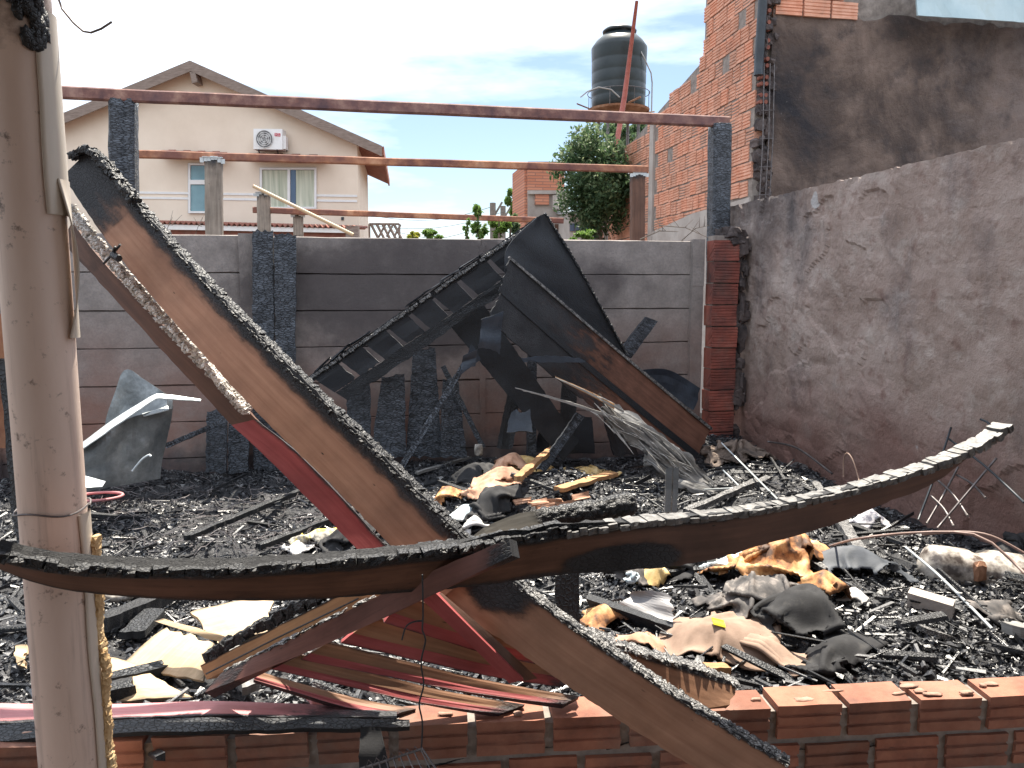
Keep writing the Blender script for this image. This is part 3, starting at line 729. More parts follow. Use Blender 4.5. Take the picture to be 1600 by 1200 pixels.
for rr_ in (4, 7, 10, 13): fg.tube([fan_c - hn * .03 + (hx * math.cos(2 * math.pi * i / 24) + V(0, 0, 1) * math.sin(2 * math.pi * i / 24)) * rr_ * px_ for i in range(25)], .006, 5, False)
fg.build('fan_guard', WHITE, fan_o)
REDB = simple('red badge', [(.3, (.45, .02, .05)), (.7, (.55, .03, .07))], 6, .4)
bd = acrect('badge', 429, 207.8, 438, 212.6, .428, .006, REDB)
cu = bpy.data.curves.new('badge_text', 'FONT'); cu.body = 'TCL'; cu.size = 3.9 * px_ * 1.1; cu.align_x = 'CENTER'; cu.align_y = 'CENTER'; cu.extrude = .002
tmp = bpy.data.objects.new('tmp', cu); COL.objects.link(tmp); bpy.context.view_layer.update(); tme = bpy.data.meshes.new_from_object(tmp.evaluated_get(bpy.context.evaluated_depsgraph_get())); bpy.data.objects.remove(tmp)
tme.materials.clear(); to = bpy.data.objects.new('badge_lettering', tme); COL.objects.link(to); tme.materials.append(WHITE)
to.parent = bd; to.location = hp(433.5, 210.6, .436) - wloc(bd); to.rotation_euler = (R(90), 0, an)
m2 = MB()
for u_ in (404, 433): m2.tube([hp(u_, 234, .4), hp(u_, 236, .05)], .02, 6); m2.tube([hp(u_, 234.5, .4), hp(u_ + 2, 241, .03)], .015, 6)
m2.build('bracket', DRAIN, ac)
m2 = MB(); m2.tube([hp(442, 213, .2), hp(446, 220, .15), hp(447.5, 232, .05), hp(448, 236, .0)], .03, 6); m2.build('pipe', DRAIN, ac)

# ---- water tank on its stand, red mast
def lathe(mb, c, prof, seg=40):
    n = len(mb.v); c = Vector(c)
    for (r_, z) in prof:
        for k in range(seg): a_ = 2 * math.pi * k / seg; mb.v.append(c + V(r_ * math.cos(a_), r_ * math.sin(a_), z))
    for i in range(len(prof) - 1):
        for k in range(seg): k2 = (k + 1) % seg; mb.f.append((n + i * seg + k, n + i * seg + k2, n + (i + 1) * seg + k2, n + (i + 1) * seg + k))
    mb.f.append(tuple(n + k for k in reversed(range(seg)))); mb.f.append(tuple(n + (len(prof) - 1) * seg + k for k in range(seg)))
dT = 13.6; tb = D(966, 172, dT); k_ = dT / F
TANKM = simple('black tank plastic', [(.3, (.010, .017, .020)), (.7, (.022, .034, .038))], 3, .40, 12, .08, .004, spec=.5)
tk = empty('water_tank', tb, 'black plastic water tank with a domed lid on a platform, left of the brick gable', 'water tank')
r0 = 42.5 * k_; hh_ = 90 * k_
m2 = MB(); prof = [(r0 * .93, 0), (r0 * .97, .03)]
for i in range(1, 5):
    z = hh_ * .98 * i / 5; prof += [(r0 * (.975 + .005 * i), z - .015), (r0 * (.966 + .005 * i), z), (r0 * (.975 + .005 * i), z + .015)]
prof += [(r0 * 1.01, hh_ * .99), (r0 * 1.01, hh_ * 1.02), (r0 * .86, hh_ * 1.12), (r0 * .58, hh_ * 1.24), (r0 * .5, hh_ * 1.25), (r0 * .5, hh_ * 1.28)]
lathe(m2, tb, prof); m2.build('body', TANKM, tk, smooth=True)
m2 = MB(); lathe(m2, tb + V(0, 0, hh_ * 1.265), [(r0 * .60, 0), (r0 * .62, .035), (r0 * .52, .075), (r0 * .30, .10), (r0 * .12, .12), (.02, .125)]); m2.build('lid', TANKM, tk, smooth=True)
m2 = MB(); lathe(m2, tb + V(0, -r0 * .42, hh_ * 1.24), [(.075, 0), (.075, .05), (.05, .055), (.02, .056)], 20); m2.build('inlet_cap', TANKM, tk, smooth=True)
st = empty('tank_stand', V(tb.x, tb.y, 0), 'slim steel tower and rusty round platform carrying the black water tank', 'stand')
RUSTP = simple('rusty plate', [(.3, (.17, .075, .04)), (.6, (.33, .17, .10)), (.8, (.42, .33, .26))], 8, .85, 30, .5, .01, 'pos')
m2 = MB(); lathe(m2, tb - V(0, 0, .09), [(r0 * .85, 0), (r0 * 1.12, .05), (r0 * 1.14, .085), (r0 * .4, .088)]); m2.build('platform', RUSTP, st)
m2 = MB()
for i in range(26):
    a_ = random.uniform(0, 6.28); rr_ = r0 * random.uniform(.85, 1.12); p = tb + V(rr_ * math.cos(a_), rr_ * math.sin(a_), random.uniform(-.10, .03))
    m2.tube([p, p + V(random.uniform(-.3, .3), random.uniform(-.3, .3), random.uniform(-.02, .07))], random.uniform(.008, .025), 5)
m2.build('boards', RUSTP, st)['kind'] = 'stuff'
m2 = MB()
for zz in (.28, ): m2.tube([tb + V(r0 * 1.13 * math.cos(2 * math.pi * i / 40), r0 * 1.13 * math.sin(2 * math.pi * i / 40), zz) for i in range(41)], .007, 5, False)
for i in range(8): a_ = i * math.pi / 4 + .2; m2.tube([tb + V(r0 * 1.13 * math.cos(a_), r0 * 1.13 * math.sin(a_), -.02), tb + V(r0 * 1.13 * math.cos(a_), r0 * 1.13 * math.sin(a_), .28)], .006, 5)
m2.build('guard_ring', STEEL, st)
m2 = MB(); 
for q in ((-1, -1), (1, -1), (1, 1), (-1, 1)): m2.tube([V(tb.x + q[0] * .34, tb.y + q[1] * .34, -.05), V(tb.x + q[0] * .28, tb.y + q[1] * .28, tb.z - .1)], .03, 8)
for z in (1.2, 2.4, 3.6):
    for q, q2 in (((-1, -1), (1, -1)), ((1, -1), (1, 1)), ((1, 1), (-1, 1)), ((-1, 1), (-1, -1))): m2.tube([V(tb.x + q[0] * .31, tb.y + q[1] * .31, z), V(tb.x + q2[0] * .31, tb.y + q2[1] * .31, z)], .018, 6)
m2.build('tower', STEEL, st)
m2 = MB(); m2.tube([tb + V(.12, -r0 * .7, hh_ * 1.14), tb + V(.30, -r0 * .85, hh_ * .8), tb + V(r0 * .97, -.35, hh_ * .55), tb + V(r0 * 1.06, -.3, hh_ * .4), tb + V(r0 * 1.06, -.3, -.5)], .012, 6); m2.build('hose', simple('grey hose', [(.3, (.3, .3, .3)), (.7, (.45, .45, .44))], 5, .6), tk)
m2 = MB(); m2.tube([D(907, 152, dT - .7), D(918, 143, dT - .7), D(935, 136, dT - .7), D(955, 140, dT - .6), D(968, 152, dT - .55)], .012, 6); m2.build('loop_hose', simple('pale hose', [(.3, (.3, .3, .3)), (.7, (.45, .45, .44))], 5, .6), tk)
REDM = simple('red oxide tube', [(.3, (.30, .075, .06)), (.7, (.44, .14, .11))], 12, .6, 40, .2, .002)
m2 = MB(); m2.tube([D(957, 262, 12.6), D(976, 150, 12.4), D(995, 2, 12.2)], [.045, .042, .026], 10); o = m2.build('antenna_mast', REDM, smooth=True); tag(o, 'thin red leaning mast standing in front of the water tank', 'mast')

# ---- far huts
t = NT('far hollow brick'); c = t.coord('pos', (1, 1, 1)); gx = t.n('ShaderNodeSeparateXYZ', {0: t.n('ShaderNodeNewGeometry').outputs['Position']})
cb = t.n('ShaderNodeCombineXYZ', {0: gx.outputs[0], 1: gx.outputs[2]})
bt = t.n('ShaderNodeTexBrick', {'Vector': cb.outputs[0], 'Color1': (.50, .19, .11), 'Color2': (.60, .27, .17), 'Mortar': (.30, .15, .11), 'Scale': 1.0, 'Mortar Size': .008, 'Brick Width': .33, 'Row Height': .06})
FARBR = t.done(bt.outputs[0], .9, t.bump(bt.outputs[1], .5, .01))
YH = 16.0
hut = empty('brick_hut', (atY(852, 400, YH).x, YH, 0), 'narrow far hut of hollow brick above grey blocks, beyond the wall', 'hut')
def fpoly(name, px, y, th, mat, par): 
    m = MB(); m.prism([atY(u, v, y) for (u, v) in px], V(0, th, 0)); return m.build(name, mat, par)
fpoly('brick_wall', [(825, 256), (882, 256), (882, 298), (825, 298)], YH, 1.5, FARBR, hut)
fpoly('lower_wall', [(825, 298), (888, 298), (888, 460), (825, 460)], YH + .04, 1.4, CEM, hut)
fpoly('brick_wall', [(819.5, 256), (824.8, 256), (824.8, 460), (819.5, 460)], YH + .1, 1.4, FARBR, hut)
fpoly('brick_infill', [(836, 304), (858, 304), (858, 320), (836, 320)], YH - .02, .05, FARBR, hut)
fpoly('beam', [(825, 297.5), (888, 297.5), (888, 303), (825, 303)], YH - .05, .06, CEM, hut)
fpoly('block', [(864, 305), (880, 303), (880, 327), (864, 327)], YH - .08, .1, CEM, hut)
fpoly('roof_slab', [(825, 252.5), (884, 252.5), (884, 256), (825, 256)], YH - .05, 1.6, RUSTP, hut)
fpoly('window', [(867, 350), (878, 350), (878, 362), (867, 362)], YH - .0, .03, WOODDK, hut)
shd = empty('tin_shed', (atY(915, 400, YH - 1).x, YH - 1, 0), 'small pale shed with a tin roof beside the far brick hut', 'shed')
fpoly('wall', [(889.5, 331), (945, 333), (945, 460), (889.5, 460)], YH - .9, 1.5, CEM, shd)
TIN = simple('galvanised tin', [(.3, (.42, .46, .48)), (.7, (.62, .66, .67))], 1.2, .4, 10, .2, .01, 'pos', metal=.3)
a, b = atY(890, 331, YH - 1.1), atY(946, 333, YH - 1.1); corrug('roof', a, b, V(0, 1.9, .17), .02, 60, TIN, shd)
wd = fpoly('window', [(891, 349), (920, 349), (920, 361), (891, 361)], YH - .93, .03, GLASSDK, shd)
for u_ in (898, 906, 913): fpoly('bar', [(u_, 349), (u_ + 1, 349), (u_ + 1, 361), (u_, 361)], YH - .96, .02, STEEL, wd)

# ---- vegetation
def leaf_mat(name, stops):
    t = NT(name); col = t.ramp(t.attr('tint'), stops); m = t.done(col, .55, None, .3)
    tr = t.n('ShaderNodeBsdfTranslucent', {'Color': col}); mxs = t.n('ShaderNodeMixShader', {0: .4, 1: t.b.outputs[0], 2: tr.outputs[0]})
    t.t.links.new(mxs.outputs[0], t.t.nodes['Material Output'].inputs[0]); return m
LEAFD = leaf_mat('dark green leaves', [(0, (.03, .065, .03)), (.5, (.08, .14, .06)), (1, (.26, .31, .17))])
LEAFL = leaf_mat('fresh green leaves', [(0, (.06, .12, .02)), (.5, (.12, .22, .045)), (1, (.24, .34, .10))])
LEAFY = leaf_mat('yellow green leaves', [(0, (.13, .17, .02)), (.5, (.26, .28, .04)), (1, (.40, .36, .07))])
BARK = simple('grey bark', [(.3, (.09, .07, .055)), (.7, (.2, .165, .135))], 12, .9, 30, .6, .01)
def leaves(name, cl, n, size, mat, parent, droop=0):
    """cl: list of (centre, radius(3))  -> n small folded leaves spread through the clumps"""
    r_ = RNG; wts = np.array([c[1][0] * c[1][1] * c[1][2] for c in cl]) ** .67; wts /= wts.sum(); ci = r_.choice(len(cl), n, p=wts)
    cc = np.array([tuple(c[0]) for c in cl])[ci]; rr = np.array([c[1] for c in cl])[ci]
    d = r_.normal(size=(n, 3)); d /= np.linalg.norm(d, axis=1, keepdims=True); p = cc + d * rr * (r_.random((n, 1)) ** .45)
    a = r_.normal(size=(n, 3)); a[:, 2] -= droop; a /= np.linalg.norm(a, axis=1, keepdims=True); b = np.cross(a, r_.normal(size=(n, 3))); b /= np.linalg.norm(b, axis=1, keepdims=True)
    s_ = size * r_.uniform(.6, 1.4, (n, 1)); nn = np.cross(a, b)
    q = np.stack([p - a * s_, p + b * s_ * .42 + nn * s_ * .12, p + a * s_, p - b * s_ * .42 + nn * s_ * .12], 1).reshape(-1, 3)
    o_ = np.array(tuple(wloc(parent))); idx = np.arange(n * 4).reshape(n, 4); me = bpy.data.meshes.new(name)
    f3 = np.concatenate([idx[:, [0, 1, 2]], idx[:, [0, 2, 3]]]); me.from_pydata((q - o_).tolist(), [], f3.tolist()); me.update()
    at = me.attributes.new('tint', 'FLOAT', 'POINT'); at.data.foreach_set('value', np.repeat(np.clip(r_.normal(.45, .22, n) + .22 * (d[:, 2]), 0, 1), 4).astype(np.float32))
    return link(name, me, mat, parent, wloc(parent))
def tree(name, px, dep, rpx, n, size, mat, label, cat, nclump=26, trunk=.12, lean=0, droop=0, stems=1):
    c = D(px[0], px[1], dep); k = dep / F; base = V(c.x, c.y, -.05); root = empty(name, base, label, cat)
    RX, RZ = rpx[0] * k, rpx[1] * k; cl = []
    for i in range(nclump):
        d = Vector((random.gauss(0, 1), random.gauss(0, 1), random.gauss(0, 1))).normalized() * (random.random() ** .5)
        rad = random.uniform(.16, .34); cl.append((c + V(d.x * RX * .85, d.y * RX * .85, d.z * RZ * .85), (RX * rad, RX * rad, RZ * rad * .9)))
    leaves('crown', cl, n, size, mat, root, droop)
    m = MB()
    for s_ in range(stems):
        off = V(random.uniform(-.2, .2), random.uniform(-.2, .2), 0) * (stems > 1)
        m.tube([base + off, base + off + V(lean * .3, 0, (c.z) * .55), c + off * 1.2 + V(0, 0, -RZ * .2), c + off + V(0, 0, RZ * .6)], [trunk, trunk * .75, trunk * .5, trunk * .15], 8)
    for q, _r2 in cl[: 14]:
        m.tube([c + V(0, 0, -RZ * .55), (c + q) / 2 + V(0, 0, -RZ * .1), q], [trunk * .4, trunk * .25, trunk * .08], 5)
    m.build('trunk', BARK, root, smooth=True)
    return root
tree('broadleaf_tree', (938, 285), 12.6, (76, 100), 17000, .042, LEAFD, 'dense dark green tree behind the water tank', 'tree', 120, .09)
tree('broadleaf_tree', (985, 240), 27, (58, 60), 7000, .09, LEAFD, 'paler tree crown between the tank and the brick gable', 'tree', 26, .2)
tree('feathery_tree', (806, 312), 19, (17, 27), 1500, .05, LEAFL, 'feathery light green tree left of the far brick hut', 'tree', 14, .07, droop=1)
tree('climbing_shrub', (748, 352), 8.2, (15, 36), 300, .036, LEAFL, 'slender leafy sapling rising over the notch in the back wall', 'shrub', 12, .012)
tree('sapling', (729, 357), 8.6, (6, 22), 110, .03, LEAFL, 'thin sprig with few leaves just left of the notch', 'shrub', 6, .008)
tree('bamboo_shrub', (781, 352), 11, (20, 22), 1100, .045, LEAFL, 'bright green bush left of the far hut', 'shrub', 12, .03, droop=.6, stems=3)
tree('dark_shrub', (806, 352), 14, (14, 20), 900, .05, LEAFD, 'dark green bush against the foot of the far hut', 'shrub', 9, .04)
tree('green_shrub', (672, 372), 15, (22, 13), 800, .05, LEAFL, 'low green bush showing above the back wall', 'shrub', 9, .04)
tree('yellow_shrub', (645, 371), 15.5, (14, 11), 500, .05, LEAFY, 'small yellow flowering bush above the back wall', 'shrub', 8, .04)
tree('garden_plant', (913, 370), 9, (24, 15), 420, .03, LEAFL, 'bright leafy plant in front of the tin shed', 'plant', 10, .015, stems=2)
for i, (u_, d_, tt) in enumerate(((20, 40, 'far left'), )): pass
# dry twigs on top of the back wall
def twig(u0, v0, u1, v1, y, r_, lab):
    m = MB(); a, b = atY(u0, v0, y), atY(u1, v1, y); mid = (a + b) / 2 + V(0, 0, .04); m.tube([a, mid, b], [r_, r_ * .8, r_ * .4], 5)
    for k in range(4):
        t_ = random.uniform(.2, .9); p = a.lerp(mid, t_ * 2) if t_ < .5 else mid.lerp(b, t_ * 2 - 1)
        m.tube([p, p + V(random.uniform(-.1, .1), random.uniform(-.05, .05), random.uniform(.03, .12))], [r_ * .6, r_ * .25], 4)
    o = m.build('dry_branch', BARK); tag(o, lab, 'branch', 'dry branches on the back wall')
twig(1000, 374, 1060, 362, 6.43, .006, 'bare twig on the wall beside the tie column')
twig(1030, 352, 1112, 374, 6.44, .005, 'long bare twig arching towards the charred right post')
twig(1065, 376, 1108, 352, 6.42, .005, 'bare twig rising beside the charred right post')
twig(258, 367, 270, 352, 6.5, .004, 'tiny twig left of the grey post on the wall')
twig(305, 367, 316, 354, 6.5, .004, 'tiny twig next to the tall grey post')

# ---- street poles and cables far behind
PL = simple('weathered pole', [(.3, (.13, .11, .09)), (.7, (.24, .21, .18))], 6, .9)
for (u_, d_, v_, lab) in ((770, 40, 317, 'far utility pole with a short strut'), (786, 44, 322, 'farther utility pole beside the hut')):
    m = MB(); p = D(u_, v_, d_); m.tube([V(p.x, p.y, -.05), p], .16, 8)
    m.tube([p - V(0, 0, .8), p + V(.5, 0, .05)], .06, 6); o = m.build('utility_pole', PL); tag(o, lab, 'pole', 'utility poles beyond the wall')
for i, (a, b, lab) in enumerate((((575, 336), (772, 322), 'upper cable'), ((575, 352), (790, 330), 'middle cable'), ((600, 358), (830, 366), 'straight lower cable'), ((600, 375), (790, 338), 'sloping cable'))):
    A_, B_ = D(a[0], a[1], 40), D(b[0], b[1], 41); m = MB(); m.tube([A_.lerp(B_, k / 10) - V(0, 0, .5 * math.sin(math.pi * k / 10)) for k in range(11)], .014, 5)
    o = m.build('cable', DRAIN); tag(o, lab + ' strung across the pale sky by the far poles', 'cable', 'cables in the sky')

# ================================================================== STEEL TUBES AND POSTS
t = NT('rusty square tube'); c = t.coord('pos'); n1 = t.noise(c, 7, 8, .7); n2 = t.noise(c, 2.1, 4, .6)
col = t.ramp(n1, [(.32, (.065, .035, .042)), (.5, (.19, .09, .075)), (.68, (.36, .215, .165))])
RUST1 = t.done(t.mix(t.ramp(n2, [(.4, 0.0), (.7, .6)]), col, (.15, .085, .09)), .75, t.bump(n1, .35, .004), .4)
t = NT('orange rust tube'); c = t.coord('pos'); n1 = t.noise(c, 6, 8, .7); n2 = t.noise(c, 2.6, 4, .6)
col = t.ramp(n1, [(.32, (.16, .065, .045)), (.5, (.40, .18, .10)), (.68, (.55, .31, .19))])
RUST2 = t.done(t.mix(t.ramp(n2, [(.42, 0.0), (.6, .8)]), col, (.13, .055, .055)), .8, t.bump(n1, .35, .004), .4)
def sqtube(name, a, b, h, dpt, mat, label):
    ax = (b - a).normalized(); z = V(0, 0, 1); y = z.cross(ax).normalized(); z = ax.cross(y); m = MB(); n_ = 24
    for k in range(n_): 
        p = a.lerp(b, k / n_); q = a.lerp(b, (k + 1) / n_)
    P = [a.lerp(b, k / n_) + z * .004 * mn.noise(V(k * .4, 0, h)) for k in range(n_ + 1)]; bv = h * .12
    sec = [(-dpt / 2, -h / 2 + bv), (-dpt / 2, h / 2 - bv), (-dpt / 2 + bv, h / 2), (dpt / 2 - bv, h / 2), (dpt / 2, h / 2 - bv), (dpt / 2, -h / 2 + bv), (dpt / 2 - bv, -h / 2), (-dpt / 2 + bv, -h / 2)]
    n0 = 0
    for p in P:
        for (yy, zz) in sec: m.v.append(p + y * yy + z * zz)
    for i in range(n_):
        for k in range(8): k2 = (k + 1) % 8; m.f.append((i * 8 + k, i * 8 + k2, (i + 1) * 8 + k2, (i + 1) * 8 + k))
    m.f.append(tuple(range(8))); m.f.append(tuple(n_ * 8 + k for k in reversed(range(8))))
    o = m.build(name, mat); return tag(o, label, 'steel tube', 'rusty roof tubes on the posts')
YP = 6.62
sqtube('steel_tube', atY(30, 142, YP), atY(1138, 191, YP + .0), .095, .06, RUST1, 'dark rusty square tube across the top, nearest and highest')
sqtube('steel_tube', atY(217, 241, 7.9), atY(1012, 265, 7.9), .075, .05, RUST2, 'mottled orange rusty tube, middle one of the three')
sqtube('steel_tube', atY(395, 328, 10.4), atY(880, 345, 10.4), .075, .05, RUST2, 'thin orange rusty tube, lowest and farthest of the three')
# charred square posts: two half-round timbers each
def postslab(name, px, y, wpx, v0, v1, th, mat, label, cat='post', jag=.012, split=None, cap=True):
    """a timber post: rounded section, cracked surface, from photo row v0 to v1 (v1 may be below the wall top)"""
    a, b = atY(px[0], v0, y), atY(px[1], v1, y); r_ = wpx / F * (a - C0).dot(_f) / 2; m = MB(); n_ = 40; seg = 28; sd_ = random.random() * 50
    for i in range(n_ + 1):
        p = a.lerp(b, i / n_)
        for k in range(seg):
            an_ = 2 * math.pi * k / seg; rr = r_ * (1 + .05 * mn.noise(V(math.cos(an_) * 2, math.sin(an_) * 2, i * .25 + sd_)) + .035 * mn.noise(V(k * 1.7, i * 1.3, sd_)))
            cx = max(-1, min(1, 1.25 * math.cos(an_))); cy = max(-1, min(1, 1.25 * math.sin(an_)))
            if split and abs(an_ - split) < .16: rr *= .80
            top = jag * (mn.noise(V(math.cos(an_) * 3, math.sin(an_) * 3, sd_)) + .5) if i == 0 else 0
            m.v.append(p + V(cx * rr * .93, cy * rr * .8, top))
    for i in range(n_):
        for k in range(seg): k2 = (k + 1) % seg; m.f.append((i * seg + k, i * seg + k2, (i + 1) * seg + k2, (i + 1) * seg + k))
    m.f.append(tuple(reversed(range(seg)))); m.f.append(tuple(n_ * seg + k for k in range(seg)))
    vs_ = m.v; o_ = V(b.x, b.y, b.z); me = mesh(name, [q - o_ for q in vs_], m.f)
    ul = me.uv_layers.new(name='UVMap'); li = np.empty(len(me.loops), dtype=np.int32); me.loops.foreach_get('vertex_index', li)
    uv = np.array([((i / n_) * (a - b).length, (k / seg) * 2 * math.pi * r_ + sd_) for i in range(n_ + 1) for k in range(seg)], dtype=np.float32)
    ul.data.foreach_set('uv', uv[li].ravel()); at = me.attributes.new('char', 'FLOAT', 'POINT')
    at.data.foreach_set('value', np.array([max(0, .55 - i / n_ * 5) for i in range(n_ + 1) for k in range(seg)], dtype=np.float32))
    root = empty(name, o_, label, cat, 'posts of the burnt shelter'); link('timber', me, mat, root, o_, True)
    if cap:                                  # little bent tin cap under the tube
        m = MB(); c = a + V(0, 0, .02)
        for k in range(7):
            q = c + V((k - 3) / 3 * r_ * 1.15, -r_ * .8, -.03 * abs(k - 3) / 3 + random.uniform(-.008, .004)); q2 = q + V(0, 0, -random.uniform(.01, .035)); 
            m.box(q, (r_ * .42, .01, .03 + .02 * random.random()), None)
        m.box(c, (r_ * 2.2, r_ * 1.9, .008)); m.build('tin_cap', TIN, root)
    return root
p_gr = atY(0, 0, 1)
postslab('charred_post', (193, 196), YP + .05, 41, 158, 640, .1, CHARV, 'cracked black post under the left end of the nearest tube', split=4.9, cap=False)
postslab('charred_post', (1125, 1118), YP + .02, 33, 196, 640, .1, CHARV, 'black post under the right end of the nearest tube', split=None, cap=False)
postslab('wooden_post', (334, 336), 7.9, 27, 251, 470, .1, WOODGREY, 'tall weathered grey post under the middle tube, left')
postslab('wooden_post', (996, 996), 7.95, 22, 273, 470, .1, WOODDK, 'dark brown post under the right end of the middle tube')
postslab('wooden_post', (412, 414), 10.4, 21, 304, 430, .1, WOODGREY, 'short grey post under the farthest tube, behind the charred planks')
postslab('wooden_post', (466, 467), 10.5, 16, 336, 430, .1, WOODGREY, 'shortest thin grey post just right of the charred planks')
m = MB(); m.tube([D(396, 291, 9.6), D(470, 327, 9.5), D(552, 367, 9.4)], .022, 8); o = m.build('bamboo_stick', WOODCR); tag(o, 'thin pale stick leaning down across the house window', 'stick')

# ================================================================== NEAR BEAMS
def PD(*a): return [D(u, v, d) for (u, v, d) in a]
topburn = lambda k=.16, lo=0.0: (lambda s, t: max(lo, .95 - t / k * .55))
# ---- diagonal rafter
T = PD((138, 230, 2.62), (217, 322, 2.54), (310, 426, 2.46), (460, 580, 2.3), (600, 715, 2.2), (720, 835, 2.1), (765, 880, 2.07))
Bt = PD((96, 272, 2.62), (160, 366, 2.54), (245, 472, 2.46), (390, 632, 2.3), (532, 772, 2.2), (650, 893, 2.1), (695, 938, 2.07))
raf = empty('fallen_rafter', T[-1], 'long brown rafter with a charred upper edge falling diagonally from the pipe', 'rafter')
def rburn(s, t):
    v_ = .95 - t / .24 * .5
    if s < .16: v_ = max(v_, .95 - s * 4.4 + .1)
    return max(v_, .05)
slab('board', T, Bt, .045, WOODRAF, raf, nv=8, jt=.010, jb=.003, je=.05, char=rburn, nu=110)
chunks('char_edge', [p + _f * .02 - _u * .004 for p in T], (.020, .012, .048), CHARB, raf, jit=.35, rows=2)
chunks('burnt_tip', PD((112, 246, 2.62), (146, 238, 2.6), (212, 314, 2.53)), (.020, .022, .045), CHARB, raf, jit=.4, rows=3)
T2 = PD((735, 862, 2.10), (800, 906, 2.05), (900, 982, 1.99), (1000, 1049, 1.93), (1100, 1115, 1.88), (1238, 1197, 1.8))
B2 = PD((680, 935, 2.10), (750, 978, 2.05), (850, 1046, 1.99), (950, 1114, 1.93), (1050, 1178, 1.88), (1188, 1262, 1.8))
rf2 = empty('lower_rafter', T2[-1], 'brown rafter running from under the warped board down over the low wall', 'rafter')
def rburn2(s, t):
    v_ = .8 - t / .10 * .5
    if s < .3: v_ = max(v_, 1.05 - abs(s - .13) * 6 - max(0, t - .45) * 2.2)
    return max(v_, .05, (s - .8) * 1.2)
slab('board', T2, B2, .045, WOODRAF, rf2, nv=8, jt=.006, jb=.003, je=.03, char=rburn2, nu=90)
chunks('char_edge', [p + _f * .02 for p in T2], (.016, .007, .042), CHARASH, rf2, jit=.35, rows=2)
Tl = PD((112, 348, 2.66), (162, 410, 2.60), (275, 530, 2.49), (400, 655, 2.40), (480, 722, 2.34), (615, 866, 2.24))
Bl = PD((96, 378, 2.66), (140, 424, 2.60), (246, 540, 2.49), (362, 664, 2.40), (440, 738, 2.34), (566, 866, 2.24))
slab('ledger', Tl[:4], Bl[:4], .03, WOODDK, raf, jt=.004, jb=.003, char=lambda s, t: .25 * (s < .2) + .5 * max(0, t - .8))
slab('painted_ledger', Tl[3:], Bl[3:], .03, WOODRED, raf, jt=.002, jb=.002, char=lambda s, t: .6 * max(0, .22 - t) / .22)
Ta = PD((110, 322, 2.63), (150, 375, 2.58), (225, 462, 2.51), (300, 545, 2.44), (388, 640, 2.38))
chunks('ash_crust', Ta, (.012, .014, .04), ASH, raf, jit=.4, rows=3, drop=.15, tilt=.4)
chunks('ash_crust', [p - _u * .014 - _r * .006 for p in Ta], (.012, .006, .03), ASH, raf, jit=.4, drop=.12)
nl = MB(); p0 = D(162, 412, 2.48); nl.tube([p0, D(175, 398, 2.46), D(180, 385, 2.44)], .004, 6); nl.tube([D(175, 398, 2.46), D(188, 382, 2.44)], .004, 6); nl.tube([D(176, 398, 2.46), D(186, 404, 2.44)], .012, 6); nl.build('bent_nails', CHARB, raf)

# ---- sagging warped board right across
tw = lambda w_, seen: math.sqrt(max(0, w_ * w_ - seen * seen))
ct = [(-15, 872, 1.52), (60, 888, 1.55), (150, 896, 1.58), (300, 899, 1.64), (480, 889, 1.71), (640, 872, 1.77), (760, 855, 1.82), (880, 830, 1.87), (1000, 814, 1.92), (1100, 805, 1.97), (1200, 792, 2.02), (1300, 770, 2.07), (1380, 750, 2.1), (1455, 727, 2.13), (1512, 706, 2.15), (1576, 666, 2.18)]
cb_ = [(-15, 884), (60, 912), (150, 928), (300, 938), (480, 937), (640, 925), (760, 914), (880, 898), (1000, 890), (1100, 877), (1200, 849), (1300, 820), (1380, 787), (1455, 757), (1516, 713), (1581, 669)]
Tc = PD(*ct); Bc = []
for (u_, v_, d_), (u2, v2) in zip(ct, cb_):
    seen = (v2 - v_) / F * d_; ex = tw(.115, seen) if u_ < 900 else 0; Bc.append(D(u2, v2, d_ + min(ex, .10)))
cbm = empty('warped_board', Tc[6], 'warped sagging board with a cracked charred top crossing in front of everything', 'board')
def cburn(s, t):
    v_ = .95 - t / .16 * .5
    if s < .5: v_ = max(v_, (t - .72) * 2.0, .2)
    v_ = max(v_, 1.15 - ((s - .545) / .07) ** 2 - ((t - .80) / .42) ** 2)
    return max(v_, .12)
slab('board', Tc, Bc, .04, WOODDK, cbm, nv=9, jt=.007, jb=.003, je=.02, char=cburn, nu=160)
chunks('char_edge', [p + _f * .024 + _u * .009 for p in Tc[:8]], (.030, .018, .062), CHARB, cbm, jit=.18, tilt=.10)
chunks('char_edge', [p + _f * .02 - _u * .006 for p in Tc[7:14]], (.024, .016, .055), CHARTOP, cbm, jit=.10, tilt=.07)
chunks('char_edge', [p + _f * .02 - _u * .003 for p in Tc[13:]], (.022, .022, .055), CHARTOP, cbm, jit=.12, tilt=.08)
# ---- fallen ceiling: battens and painted boards under the beams
lb = empty('sawn_beam_end', D(313, 1041, 2.25), 'orange sawn beam end with charred top, low behind the pipe', 'beam')
slab('board', PD((313, 1040, 2.28), (420, 985, 2.22), (545, 922, 2.16), (620, 885, 2.12)), PD((323, 1062, 2.26), (430, 1010, 2.20), (560, 950, 2.14), (635, 915, 2.10)), .05, WOODOR, lb, nv=6, char=lambda s, t: .1 + .5 * max(0, .12 - t) / .12)
chunks('char_top', [p + _f * .035 + _u * .012 for p in PD((318, 1036, 2.28), (420, 981, 2.22), (545, 918, 2.16), (600, 892, 2.13))], (.035, .03, .06), CHARB, lb, rows=2, jit=.3, tilt=.12)
m = MB(); m.tube(PD((322, 1053, 2.245), (430, 998, 2.19), (560, 935, 2.13)), .0025, 5); m.build('groove', CHARFLAT, lb)
sbm = empty('reddish_batten', D(330, 1075, 2.1), 'dark reddish batten rising over the painted boards to the warped board', 'batten')
